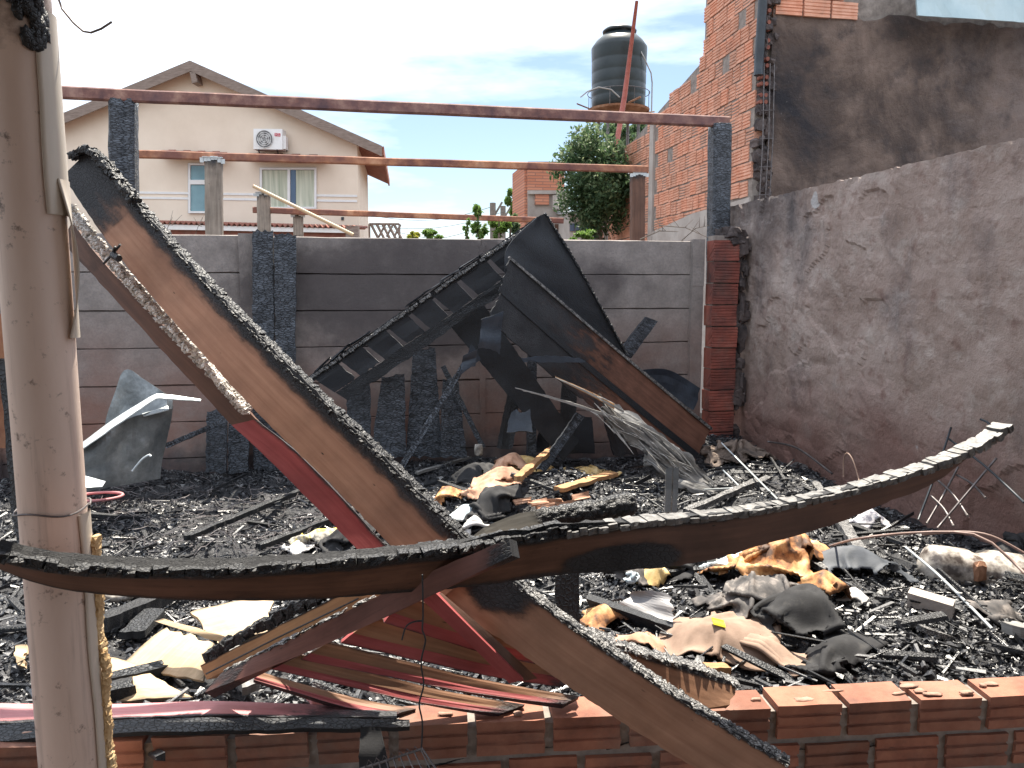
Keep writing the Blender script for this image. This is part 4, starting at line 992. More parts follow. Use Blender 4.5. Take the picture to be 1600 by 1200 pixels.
slab('board', PD((345, 1052, 2.14), (460, 996, 2.04), (581, 936, 1.92), (700, 882, 1.80), (795, 842, 1.74)), PD((320, 1082, 2.12), (480, 1019, 2.02), (600, 965, 1.90), (720, 908, 1.78), (800, 868, 1.72)), .035, wood_mat('dull red batten', (.12, .05, .042), (.22, .095, .075)), sbm, nv=6, jt=.003, char=lambda s, t: max(.5 * (s < .12), .15, (s - .9) * 6))
chunks('ash_on_top', [p + _f * .015 for p in PD((350, 1050, 2.14), (460, 995, 2.04), (581, 935, 1.92))], (.02, .006, .03), CHARASH, sbm, jit=.4, drop=.2)
bds = [((630, 930, 1.99), (890, 1008, 2.16), (600, 973, 1.98), (850, 1040, 2.13)), ((585, 964, 2.02), (905, 1040, 2.19), (532, 1005, 2.01), (880, 1074, 2.16)),
       ((512, 1004, 2.06), (905, 1088, 2.2), (470, 1031, 2.04), (880, 1101, 2.16)), ((470, 1024, 2.09), (820, 1101, 2.18), (424, 1046, 2.07), (780, 1116, 2.14)), ((405, 1049, 2.14), (650, 1107, 2.17), (396, 1062, 2.12), (610, 1118, 2.13))]
for i, (a, b, c_, d_) in enumerate(bds):
    lab = ['uppermost red-edged ceiling board under the crossing beams', 'second red-edged ceiling board, above the bright gap', 'third red-edged ceiling board, just below the bright gap', 'fourth red-edged ceiling board above the pebbly char', 'lowest narrow ceiling board lying on the brick wall'][i]
    a, b, c_, d_ = D(*a), D(*b), D(*c_), D(*d_); root = empty('ceiling_board', (a + b) / 2, lab, 'board', 'red-edged boards of the fallen ceiling')
    e0, e1_ = a.lerp(c_, .62), b.lerp(d_, .58); sag = lambda p, q: [p, p.lerp(q, .33) - _u * .006, p.lerp(q, .66) - _u * .01, q]
    slab('board', sag(a, b), sag(e0, e1_), .018, WOOD, root, char=lambda s, t: max(.05, (s - .75) * 2.2, .4 * (t < .08)), nu=40, wob=.004)
    slab('painted_edge', sag(e0, e1_), sag(c_, d_), .018, WOODRED, root, char=lambda s, t: max(.05, (s - .72) * 2.0, .5 * (t > .9)), nu=40, wob=.004)
bt_ = empty('red_batten', D(740, 1000, 2.0), 'short red painted batten slanting down across the ceiling boards', 'batten')
slab('painted_face', PD((680, 926, 1.93), (750, 996, 1.97), (818, 1062, 2.03)), PD((659, 937, 1.93), (730, 1003, 1.97), (796, 1068, 2.03)), .03, WOODRED, bt_, char=lambda s, t: .1)
slab('brown_side', PD((690, 926, 1.96), (765, 990, 2.0), (840, 1060, 2.06)), PD((682, 928, 1.94), (752, 998, 1.98), (820, 1064, 2.04)), .02, WOODDK, bt_, char=lambda s, t: .2)
# painted boards lying on the low wall
pk = empty('pink_board', D(200, 1115, 2.12), 'faded pink painted board lying along the low wall beside the pipe', 'board')
slab('board', PD((-40, 1098, 2.20), (160, 1100, 2.18), (330, 1096, 2.16), (480, 1100, 2.14), (620, 1112, 2.14)), PD((-40, 1132, 2.12), (160, 1123, 2.11), (330, 1119, 2.10), (480, 1120, 2.09), (620, 1122, 2.1)), .02, WOODPINK, pk, jb=.006, char=lambda s, t: max((s - .62) * 2.2, .8 * (t > .86)), wob=.004)
cbo = empty('charred_board', D(300, 1130, 2.09), 'blackened board under the pink board on top of the low wall', 'board')
slab('board', PD((-40, 1134, 2.10), (160, 1126, 2.09), (420, 1121, 2.07), (640, 1124, 2.06)), PD((-40, 1160, 2.03), (160, 1146, 2.03), (420, 1140, 2.02), (640, 1136, 2.02)), .012, CHARASH if False else CHAR, cbo, jt=.008, jb=.008, wob=.006, scale=14)
lbd = empty('curved_plank', D(1050, 1050, 2.12), 'bowed brown plank end lying against the diagonal rafter on the low wall', 'plank')
slab('board', PD((915, 992, 2.14), (1000, 1022, 2.14), (1080, 1045, 2.15), (1160, 1073, 2.16)), PD((945, 1030, 2.12), (1020, 1078, 2.11), (1080, 1106, 2.1), (1148, 1100, 2.12)), .03, WOOD, lbd, jt=.004, je=.03, char=lambda s, t: max(.75 - t * 3.2, .1, (s - .88) * 4))
chunks('char_edge', [p + _f * .02 for p in PD((915, 990, 2.14), (1000, 1020, 2.14), (1080, 1043, 2.15), (1155, 1072, 2.16))], (.02, .012, .05), CHARASH, lbd, jit=.35)
stk = slab('charred_stake', PD((868, 895, 2.3), (866, 968, 2.26)), PD((905, 888, 2.3), (906, 985, 2.26)), .03, CHAR, None, jt=.006, jb=.004, je=.02); tag(stk, 'short upright charred stake behind the diagonal rafter', 'stake')
# ---- crocodile-cracked log on the warped board
lg = empty('charred_log', D(900, 800, 2.02), 'stubby cracked charcoal log resting on the warped board', 'log')
m = MB(); n_, seg = 60, 40; Pl = resample(PD((832, 816, 2.0), (900, 806, 2.02), (950, 797, 2.04), (992, 790, 2.05)), n_)
for i in range(n_ + 1):
    t_ = (Pl[min(i + 1, n_)] - Pl[max(i - 1, 0)]).normalized(); d1 = t_.cross(V(0, 0, 1)).normalized(); z1 = d1.cross(t_); s_ = i / n_
    base = .036 * min(1, (s_ + .03) * 6) ** .5 * min(1, (1.03 - s_) * 12) ** .4 * (1 + .18 * mn.noise(V(s_ * 4, 0, 2)))
    for k in range(seg):
        a_ = 2 * math.pi * k / seg; q = V(s_ * 9 + .9 * math.sin(a_) * .5, math.cos(a_) * 1.6, math.sin(a_) * 1.6)
        d4 = mn.voronoi(q)[0]; gr = min(1, (d4[1] - d4[0]) * 4)
        rr = base * (.80 + .20 * gr + .05 * mn.noise(q * 5)); m.v.append(Pl[i] + V(0, 0, .006) + (d1 * math.cos(a_) + z1 * math.sin(a_) * .85) * rr)
for i in range(n_):
    for k in range(seg): k2 = (k + 1) % seg; m.f.append((i * seg + k, i * seg + k2, (i + 1) * seg + k2, (i + 1) * seg + k))
m.f.append(tuple(reversed(range(seg)))); m.f.append(tuple(n_ * seg + k for k in range(seg)))
m.build('charred_wood', CHARB, lg, smooth=True)
slab('grey_split', PD((722, 852, 1.93), (760, 822, 1.95), (800, 806, 1.97), (850, 795, 1.99)), PD((735, 862, 1.91), (775, 848, 1.93), (815, 836, 1.95), (862, 822, 1.97)), .035, wood_mat('grey green split wood', (.12, .115, .10), (.24, .225, .20)), lg, jt=.004, char=lambda s, t: (s - .7) * 2.5)
sp = slab('char_splinter', PD((690, 862, 1.82), (760, 838, 1.84), (850, 822, 1.87), (980, 815, 1.92)), PD((700, 876, 1.81), (770, 858, 1.83), (860, 842, 1.86), (985, 824, 1.91)), .02, CHAR, None, jt=.008, jb=.006, wob=.01); tag(sp, 'long charred splinter hanging over the warped board below the log', 'splinter')

# ================================================================== PVC PIPE AT THE LEFT
t = NT('aged beige pvc'); c = t.coord('obj'); n1 = t.noise(t.coord('obj', (1, 1, .25)), 6, 7, .6)
col = t.ramp(n1, [(.3, (.64, .49, .42)), (.7, (.78, .64, .56))])
col = t.mix(t.ramp(t.noise(c, 22, 5, .7), [(.60, 0.0), (.70, .8)]), col, (.10, .06, .045))
col = t.mix(t.ramp(t.noise(t.coord('obj', (9, 9, .5)), 3, 6, .65), [(.55, 0.0), (.75, .5)]), col, (.17, .115, .09))
zz = t.n('ShaderNodeSeparateXYZ', {0: t.n('ShaderNodeNewGeometry').outputs['Position']}).outputs[2]
col = t.mix(t.ramp(t.math('ADD', t.math('MULTIPLY', t.math('SUBTRACT', zz, 2.05), 3.5), t.math('MULTIPLY', t.math('SUBTRACT', t.noise(c, 7, 6, .7), .5), 2.0)), [(.1, 0.0), (.5, .75)]), col, (.075, .045, .035))
PVC = t.done(col, .42, t.bump(t.noise(c, 30, 5, .6), .12, .004), .45)
pc = D(71, 640, 1.78); pipe = empty('drain_post', V(pc.x, pc.y, -.03), 'beige plastic pipe standing upright at the left edge, scorched near the top', 'pipe')
pr_ = .072; m = MB(); seg = 44; n_ = 60
for i in range(n_ + 1):
    z = -.03 + 2.80 * i / n_
    for k in range(seg):
        a_ = 2 * math.pi * k / seg; rr = pr_ * (1 + .012 * mn.noise(V(math.cos(a_) * 1.5, math.sin(a_) * 1.5, z * 1.2)))
        m.v.append(V(pc.x + rr * math.cos(a_), pc.y + rr * math.sin(a_), z))
for i in range(n_):
    for k in range(seg): k2 = (k + 1) % seg; m.f.append((i * seg + k, i * seg + k2, (i + 1) * seg + k2, (i + 1) * seg + k))
m.build('tube', PVC, pipe, smooth=True)
# second skin, slit open and curling away on the right hand side
def pipe_skin(name, z0, z1, a0, a1, off, mat, curl=.0, n=40, ka=8, parent=pipe, jag=.1):
    vs, fs = [], []
    toc = math.atan2(-pc.y, -pc.x)                       # angle towards the camera
    for lay in (0, 1):
        for i in range(n + 1):
            s_ = i / n; z = z0 + (z1 - z0) * s_
            for k in range(ka + 1):
                t_ = k / ka; lo = a0 + jag * mn.noise(V(z * 4, 1, a0)); aa = toc + lo + (a1 - lo) * t_
                rr = pr_ + off + lay * -.004 + curl * math.sin(math.pi * s_) * (1 - t_) ** 2
                vs.append(V(pc.x + rr * math.cos(aa), pc.y + rr * math.sin(aa), z))
    Wk = ka + 1; Nn = (n + 1) * Wk
    for i in range(n):
        for k in range(ka): q = i * Wk + k; fs += [(q, q + 1, q + Wk + 1, q + Wk), (Nn + q, Nn + q + Wk, Nn + q + Wk + 1, Nn + q + 1)]
        q = i * Wk; fs.append((q, q + Wk, Nn + q + Wk, Nn + q)); q = i * Wk + ka; fs.append((q, Nn + q, Nn + q + Wk, q + Wk))
    o_ = wloc(parent); return link(name, mesh(name, [q - o_ for q in vs], fs), mat, parent, o_, True)
SKIN = simple('pale pvc sleeve', [(.3, (.52, .45, .38)), (.7, (.66, .60, .52))], 5, .45, 40, .2, .003, stretch=(1, 1, .3))
pipe_skin('sleeve', 1.72, 2.16, .45, 1.55, .008, SKIN, 0)
pipe_skin('peeled_flap', 1.44, 1.80, .85, 1.5, .010, SKIN, .03, jag=.25)
pipe_skin('sleeve', .3, 1.02, .75, 1.6, .006, SKIN, 0)
FOAM = simple('yellow foam', [(.3, (.46, .28, .12)), (.6, (.66, .48, .27)), (.8, (.78, .66, .48))], 14, .95, 60, .9, .01)
m = MB()
for i in range(70):
    z = .16 + .80 * i / 70; sgn = D(150 + 12 * (i < 60) * 0 + 0, 900, 1.8)
    side = _r * (pr_ + .006 + .012 * mn.noise(V(z * 9, 0, 1)))
    block(m, V(pc.x, pc.y, z) + side + _f * .03, (.013, .03, .022), (_r, _f, V(0, 0, 1)), .6, .3)
m.build('foam_strip', FOAM, pipe)
m = MB(); m.tube([V(pc.x, pc.y, 1.035) + V(math.cos(2 * math.pi * k / 40), math.sin(2 * math.pi * k / 40), 0) * (pr_ + .008) + V(0, 0, .006 * math.sin(k * .5)) for k in range(41)], .0025, 6, False)
m.build('tie_wire', STEEL, pipe)
m = MB()
for k in range(34):
    a_ = math.atan2(-pc.y, -pc.x) + random.gauss(.42, .20); z = random.uniform(2.08, 2.26)
    p = V(pc.x + (pr_ + .008) * math.cos(a_), pc.y + (pr_ + .008) * math.sin(a_), z); block(m, p, (.022, .008, .035), (V(-math.sin(a_), math.cos(a_), 0), V(math.cos(a_), math.sin(a_), 0), V(0, 0, 1)), .6, .4)
m.build('melted_lump', CHARB, pipe, smooth=True)
m = MB(); m.tube(PD((92, 0, 1.75), (97, 14, 1.74), (115, 36, 1.74), (130, 49, 1.74), (142, 51, 1.74), (158, 45, 1.74), (175, 34, 1.74)), .0026, 6); m.build('loose_wire', STEEL, pipe, smooth=True)
# what shows left of the pipe
po = empty('rusty_panel', D(5, 640, 2.4), 'rust-red leaning panel at the left edge behind the pipe', 'panel'); slab('face', PD((-60, 490, 2.4), (-60, 700, 2.4)), PD((22, 490, 2.4), (26, 700, 2.4)), .02, RUST2, po)
o = slab('charred_stick', PD((-4, 560, 2.3), (18, 790, 2.2), (30, 880, 2.1)), PD((14, 560, 2.3), (32, 790, 2.2), (40, 880, 2.1)), .03, CHAR, None, jt=.006, jb=.006); tag(o, 'charred stick upright just left of the plastic pipe', 'stick')

# wires under the beams
def wire(name, pts, r_, mat, label, cat='wire', group=None, seg=6):
    m = MB(); m.tube(resample(pts, max(12, len(pts) * 4)), r_, seg); o = m.build(name, mat, smooth=True); return tag(o, label, cat, group)
wire('hanging_wire', PD((660, 898, 1.72), (661, 960, 1.73), (660, 985, 1.73), (665, 1000, 1.735), (658, 1035, 1.74), (662, 1070, 1.75), (655, 1100, 1.75), (660, 1130, 1.76), (658, 1175, 1.76)), .0022, DRAIN, 'thin black wire hanging from the warped board in front of the brick wall')
wire('wire_hook', PD((660, 970, 1.735), (645, 972, 1.735), (634, 980, 1.735), (628, 1000, 1.735)), .002, DRAIN, 'short hooked end of black wire beside the hanging wire')
bk = MB()
for k in range(9):
    a, b = D(570 + k * 11, 1197 - k * 3.2, 1.7), D(578 + k * 15, 1255, 1.62); bk.tube([a, b], .0016, 5)
bk.tube(PD((560, 1203, 1.7), (660, 1170, 1.7), (690, 1215, 1.66)), .003, 6); bk.tube(PD((560, 1225, 1.66), (700, 1220, 1.64)), .002, 6)
for k in range(7): bk.tube([D(572 + k * 12, 1198 - k * 3.6, 1.7), D(576 + k * 12, 1188 - k * 3.6, 1.7), D(582 + k * 12, 1194 - k * 3.6, 1.7)], .0016, 5)
o = bk.build('wire_basket', STEEL); tag(o, 'bent wire basket corner at the bottom edge below the hanging wire', 'basket')

# ================================================================== BURNT REMAINS BEFORE THE BACK WALL
def PY(*a): return [atY(u, v, y) for (u, v, y) in a]
# upright charred planks against the wall
def cplank(px, y, lab, mat=CHARV, th=.03, name='charred_plank', nu=None, jag=.010, grp='charred planks leaning on the back wall'):
    """px: left edge top, left edge bottom, right edge top, right edge bottom"""
    (a, b, c_, d_) = px; A_, B_, C_, D_ = atY(*a, y), atY(*b, y - .06), atY(*c_, y), atY(*d_, y - .06)
    o = slab(name, [A_, B_], [C_, D_], th, mat, None, jt=jag, jb=jag, je=.035, nv=8, wob=.012, scale=22); return tag(o, lab, 'plank', grp)
cplank(((394, 357), (396, 738), (426, 357), (432, 738)), 6.3, 'tall black charred plank, left one of the pair at the concrete post')
cplank(((428, 363), (432, 738), (463, 362), (460, 738)), 6.28, 'tall black charred plank, right one of the pair at the concrete post')
cplank(((323, 640), (321, 742), (355, 632), (353, 742)), 6.2, 'short charred plank stub beside the sheet metal')
cplank(((357, 628), (356, 742), (390, 634), (388, 742)), 6.22, 'short charred plank stub hidden partly by the diagonal rafter')
cplank(((542, 614), (540, 720), (578, 596), (580, 720)), 6.15, 'charred plank with a slanted top below the ladder panel')
cplank(((596, 585), (579, 718), (632, 580), (635, 718)), 6.12, 'charred grey-blue plank second from the left below the panel')
cplank(((646, 542), (634, 718), (680, 540), (691, 718)), 6.16, 'tallest charred plank with a stepped narrow top below the panel')
cplank(((692, 588), (688, 718), (716, 594), (730, 718)), 6.08, 'charred tapering plank right of the tallest one')
for (a, b, y, r_, lab) in (((728, 565), (628, 728), 5.8, .022, 'thin charred stick leaning left in front of the planks'), ((692, 572), (755, 700), 6.05, .02, 'thin charred stick leaning right beside the planks'), ((258, 697), (362, 652), 6.0, .018, 'charred batten rising from the sheet metal to the left planks')):
    A_, B_ = atY(*a, y), atY(*b, y - .1); n_ = (B_ - A_).cross(_f).normalized() * r_
    o = slab('charred_stick', [A_ + n_, B_ + n_], [A_ - n_, B_ - n_], .03, CHARV, None, jt=.006, jb=.006, wob=.01); tag(o, lab, 'stick', 'thin charred sticks')
o = slab('hanging_scrap', PY((728, 560, 5.75), (738, 535, 5.75)), PY((715, 590, 5.75), (752, 560, 5.75)), .01, CHARSHEET, None, jt=.01, jb=.012, je=.02); tag(o, 'small charred scrap below the hanging flap', 'scrap')
# collapsed roof corner: ladder-like panel, gable sheet, brown boards
af = empty('ladder_panel', atY(520, 620, 5.95), 'long black charred roof panel with slits, sloping up to the apex', 'roof panel')
TLp, TRp = atY(484, 588, 5.95), atY(846, 336, 5.55); BLp, BRp = atY(530, 630, 5.93), atY(888, 392, 5.53)
Lp = lambda s, t: TLp.lerp(TRp, s).lerp(BLp.lerp(BRp, s), t)
cuts = [0, .115, .225, .325, .425, .525, .635, .76, .88, 1.0]
for i in range(9):
    a, b = cuts[i] + .004, cuts[i + 1] - (.010 if i % 2 else .006)
    slab('panel_plate', [Lp(a, .13), Lp(b, .13)], [Lp(a + .012, .70 + .03 * (i % 3)), Lp(b + .006, .70)], .015, CHARFLAT, af, nu=16, jt=0, jb=.012, je=.008, wob=.012, scale=26)
slab('lower_rail', [Lp(.02, .72), Lp(.5, .715), Lp(.78, .70)], [Lp(.03, 1.06), Lp(.5, 1.0), Lp(.78, .98)], .03, CHAR, af, jt=.006, jb=.014, wob=.01, scale=18)
slab('top_batten', [Lp(-.01, -.02), Lp(1.0, -.02)], [Lp(-.01, .16), Lp(1.0, .16)], .035, CHAR, af, jt=.006, jb=.004, nu=100)
chunks('lit_ash_edge', [Lp(.0, .06) - _f * .02, Lp(.97, .06) - _f * .02], (.020, .022, .018), CHARASH, af, jit=.4, drop=.08, tilt=.5)['kind'] = 'stuff'  # ashy blocks put the sunlit speckle of the top edge into colour
chunks('loose_shingles', [Lp(.03, -.06), Lp(.75, -.06)], (.16, .010, .05), CHARFLAT, af, jit=.3, drop=.2, tilt=.12)['kind'] = 'stuff'
gs = slab('gable_sheet', PY((838, 340, 5.5), (790, 395, 5.5), (800, 480, 5.48)), PY((852, 333, 5.5), (905, 420, 5.5), (978, 555, 5.55)), .025, CHARFLAT, None, nu=60, nv=30, jb=.006, wob=.02); tag(gs, 'big black gable sheet falling from the apex to the right', 'sheet')
chunks('charred_rim', PY((852, 333, 5.49), (905, 420, 5.49), (978, 552, 5.54)), (.02, .014, .03), CHARB, gs, jit=.3)
bb = empty('smoked_boards', atY(1090, 720, 5.55), 'pair of wide smoked boards sloping from the apex down to the brick pier', 'boards')
hb = lambda s, t: max(.85 - s * 1.05, .42 * (t < .06), .05)
WOODSM = wood_mat('smoked red-brown board', (.13, .058, .040), (.21, .10, .068), knots=False)
slab('upper_board', PY((795, 402, 5.38), (970, 552, 5.45), (1112, 672, 5.6)), PY((780, 450, 5.36), (930, 580, 5.42), (1092, 712, 5.55)), .03, WOODSM, bb, nv=8, char=hb, wob=.008, je=.03)
slab('lower_board', PY((782, 454, 5.34), (930, 583, 5.40), (1090, 714, 5.53)), PY((762, 498, 5.32), (890, 608, 5.38), (1078, 748, 5.50)), .03, WOODSM, bb, nv=8, char=lambda s, t: max(.98 - s * 1.15, .3 * (t > .9), .05), jb=.012, wob=.008, je=.03)
slab('joint_strip', PY((781, 447, 5.33), (931, 577, 5.39), (1092, 708, 5.52)), PY((779, 455, 5.33), (928, 586, 5.39), (1088, 718, 5.52)), .012, CHARFLAT, bb)
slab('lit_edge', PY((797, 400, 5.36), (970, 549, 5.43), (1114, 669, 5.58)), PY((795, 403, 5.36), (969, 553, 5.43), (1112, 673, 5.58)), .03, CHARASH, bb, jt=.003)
for (pts, y, lab) in ((((700, 505), (880, 720), (752, 470), (905, 690)), 5.9, 'wide black board leaning down inside the collapsed corner'),):
    a, b, c_, d_ = pts; o = slab('charred_board', [atY(*a, y), atY(*b, y - .15)], [atY(*c_, y), atY(*d_, y - .15)], .03, CHARFLAT, None, wob=.01, jt=.004, jb=.008, nv=8); tag(o, lab, 'board')
o = slab('charred_post', PY((826, 520, 6.0), (824, 720, 5.95)), PY((839, 520, 6.0), (838, 720, 5.95)), .05, CHARV, None, jt=.004, jb=.004); tag(o, 'thin upright charred post inside the collapsed corner', 'post')
o = slab('hanging_flap', PY((752, 500, 5.3), (788, 485, 5.3)), PY((745, 545, 5.32), (782, 552, 5.32)), .006, CHARSHEET, None, nu=24, nv=16, je=.03, jb=.025, jt=.01, wob=.03, scale=9); tag(o, 'slate-grey charred flap hanging below the panel', 'flap')
o = slab('hanging_scrap', PY((722, 556, 5.32), (748, 545, 5.32)), PY((718, 578, 5.32), (745, 572, 5.32)), .006, CHARSHEET, None, nu=14, je=.02, jb=.02, wob=.02, scale=9); tag(o, 'slate-grey charred scrap just under the hanging flap', 'scrap')
o = slab('slate_shard', PY((815, 560, 5.2), (870, 556, 5.2), (915, 563, 5.2)), PY((818, 565, 5.2), (870, 566, 5.2), (914, 567, 5.2)), .02, CHARSHEET, None, jt=.008, jb=.008); tag(o, 'flat slate-grey shard sticking out across the opening', 'shard')
o = slab('char_offcut', PY((968, 548, 6.1), (1010, 495, 6.1)), PY((986, 560, 6.1), (1028, 502, 6.1)), .04, CHARV, None, jt=.008, jb=.008); tag(o, 'charred offcut poking up behind the smoked boards', 'offcut')
o = slab('blue_scrap', PY((1000, 578, 6.25), (1045, 578, 6.25), (1096, 608, 6.2)), PY((1010, 612, 6.25), (1050, 622, 6.25), (1085, 640, 6.2)), .012, CHARSHEET, None, je=.03, jb=.02, wob=.03, scale=9); tag(o, 'dark slate scrap leaning between the boards and the brick pier', 'scrap')
# silver splintered plank
ss = empty('splintered_plank', onrub(1110, 752), 'silvery splintered plank with long loose slivers, lit by the sun', 'plank')
fz = lambda s, t: .30 + .45 * mn.noise(V(s * 4, t * 18, 2))
slab('body', PY((935, 612, 5.05), (1000, 655, 5.02), (1060, 700, 5.0), (1115, 752, 4.98)), PY((945, 655, 5.0), (985, 690, 4.97), (1035, 730, 4.94), (1080, 768, 4.9)), .04, WOODSILV, ss, nv=14, jt=.03, jb=.035, je=.08, wob=.06, char=fz, scale=16)
slab('body', PY((1005, 700, 4.9), (1050, 735, 4.88), (1130, 768, 4.85)), PY((1010, 722, 4.86), (1045, 752, 4.84), (1110, 778, 4.8)), .04, WOODSILV, ss, nv=10, jt=.02, jb=.03, je=.06, wob=.05, char=fz, scale=16)
rs = random.Random(12)
for (a, b, c_, r_) in (((805, 606), (890, 628), (1000, 664), .008), ((868, 590), (915, 610), (975, 642), .006), ((945, 630), (1000, 672), (1050, 720), .008)):
    slab('sliver', [atY(*a, 5.0), atY(*b, 4.97), atY(*c_, 4.95)], [atY(*a, 5.0) - V(0, 0, r_ * .5), atY(*b, 4.97) - V(0, 0, r_ * 2.2), atY(*c_, 4.95) - V(0, 0, r_ * 2.8)], .02, WOODSILV, ss, jt=.004, jb=.006, char=lambda s, t: .18)
mfib = MB()
for k in range(60):
    s_ = rs.random(); u_ = 930 + 180 * s_ + rs.uniform(-18, 18); v_ = 625 + 132 * s_ + rs.uniform(-14, 26); L2 = rs.uniform(10, 55); an_ = R(38) + rs.gauss(0, .16)
    p, q = atY(u_, v_, 4.95 + rs.uniform(-.03, .03)), atY(u_ + L2 * math.cos(an_), v_ + L2 * math.sin(an_), 4.93 + rs.uniform(-.04, .02)); mfib.tube([p, (p + q) / 2 + V(0, 0, rs.uniform(-.006, .01)), q], [.002, rs.uniform(.003, .007), .0015], 5)
o = mfib.build('fibres', simple('silver fibre', [(.3, (.16, .155, .15)), (.7, (.50, .49, .47))], 30, .7), ss); o['kind'] = 'stuff'
slab('orange_edge', PY((868, 588, 5.06), (930, 616, 5.03), (960, 632, 5.0)), PY((868, 591, 5.06), (930, 622, 5.03), (960, 640, 5.0)), .02, WOODOR, ss)

# ---- crumpled galvanised sheet
t = NT('sooty galvanised sheet'); c = t.coord('obj'); n1 = t.noise(c, 4, 8, .7)
GALV = t.done(t.ramp(n1, [(.3, (.09, .10, .105)), (.5, (.19, .205, .21)), (.7, (.36, .38, .39))]), t.ramp(n1, [(.3, .55), (.7, .32)]), t.bump(t.noise(c, 9, 5, .6), .35, .02), .5, .55)
gm = empty('crumpled_sheet_metal', atY(200, 745, 5.4), 'crumpled galvanised metal sheet standing beside the pipe', 'sheet metal')
slab('front_fold', PY((108, 716, 5.0), (150, 688, 5.05), (200, 655, 5.15), (228, 646, 5.2), (270, 633, 5.35)), PY((108, 775, 4.95), (150, 765, 5.0), (195, 758, 5.12), (222, 752, 5.2), (251, 748, 5.3)), .006, GALV, gm, nv=16, wob=.03)
slab('back_fold', PY((164, 655, 5.6), (180, 612, 5.6), (199, 578, 5.6), (224, 592, 5.58), (258, 615, 5.5)), PY((150, 720, 5.5), (172, 715, 5.5), (195, 700, 5.48), (222, 680, 5.45), (262, 660, 5.42)), .006, GALV, gm, nv=12, wob=.03)
slab('bright_lip', PY((108, 702, 5.1), (150, 676, 5.12), (200, 640, 5.18), (240, 617, 5.28), (258, 617, 5.3), (314, 625, 5.35)), PY((108, 714, 4.98), (151, 686, 5.0), (203, 650, 5.08), (241, 624, 5.18), (258, 623, 5.2), (312, 628, 5.3)), .006, TIN, gm, wob=.012, jb=.006)
slab('rolled_corner', PY((222, 646, 5.22), (250, 638, 5.26), (262, 634, 5.3)), PY((224, 650, 5.18), (252, 643, 5.22), (264, 640, 5.26)), .006, TIN, gm)
slab('corner_tip', PY((262, 622, 5.33), (270, 626, 5.34)), PY((263, 640, 5.31), (269, 638, 5.32)), .006, TIN, gm)
m = MB(); m.tube(resample(PY((207, 736, 5.0), (222, 718, 5.0), (233, 711, 5.0), (236, 713, 5.0)), 12), .008, 6); m.build('bent_strip', TIN, gm, smooth=True)
o = slab('pale_sheet_scrap', PY((128, 742, 4.6), (165, 752, 4.65)), PY((128, 762, 4.5), (160, 760, 4.55)), .006, TIN, None); tag(o, 'small pale sheet scrap lying by the pipe', 'scrap')

# ================================================================== HEAP OF DEBRIS
WH = simple('enamelled white', [(.36, (.07, .055, .048)), (.47, (.30, .27, .24)), (.56, (.58, .54, .49)), (.68, (.13, .10, .085))], 11, .35, 20, .15, .004)
def ashwood(a, b, w_, th, mat, lab, name='charred_offcut', cat='offcut', lift=.02, ch=.3, grp=None):
    A_, B_ = onrub(*a, lift), onrub(*b, lift); d_ = (B_ - A_).cross(V(0, 0, 1)).normalized() * w_ / 2
    o = slab(name, [A_ + d_, B_ + d_], [A_ - d_, B_ - d_], th, mat, None, jt=.006, jb=.006, je=.03, wob=.01, char=lambda s, t: ch, away=False); return tag(o, lab, cat, grp)
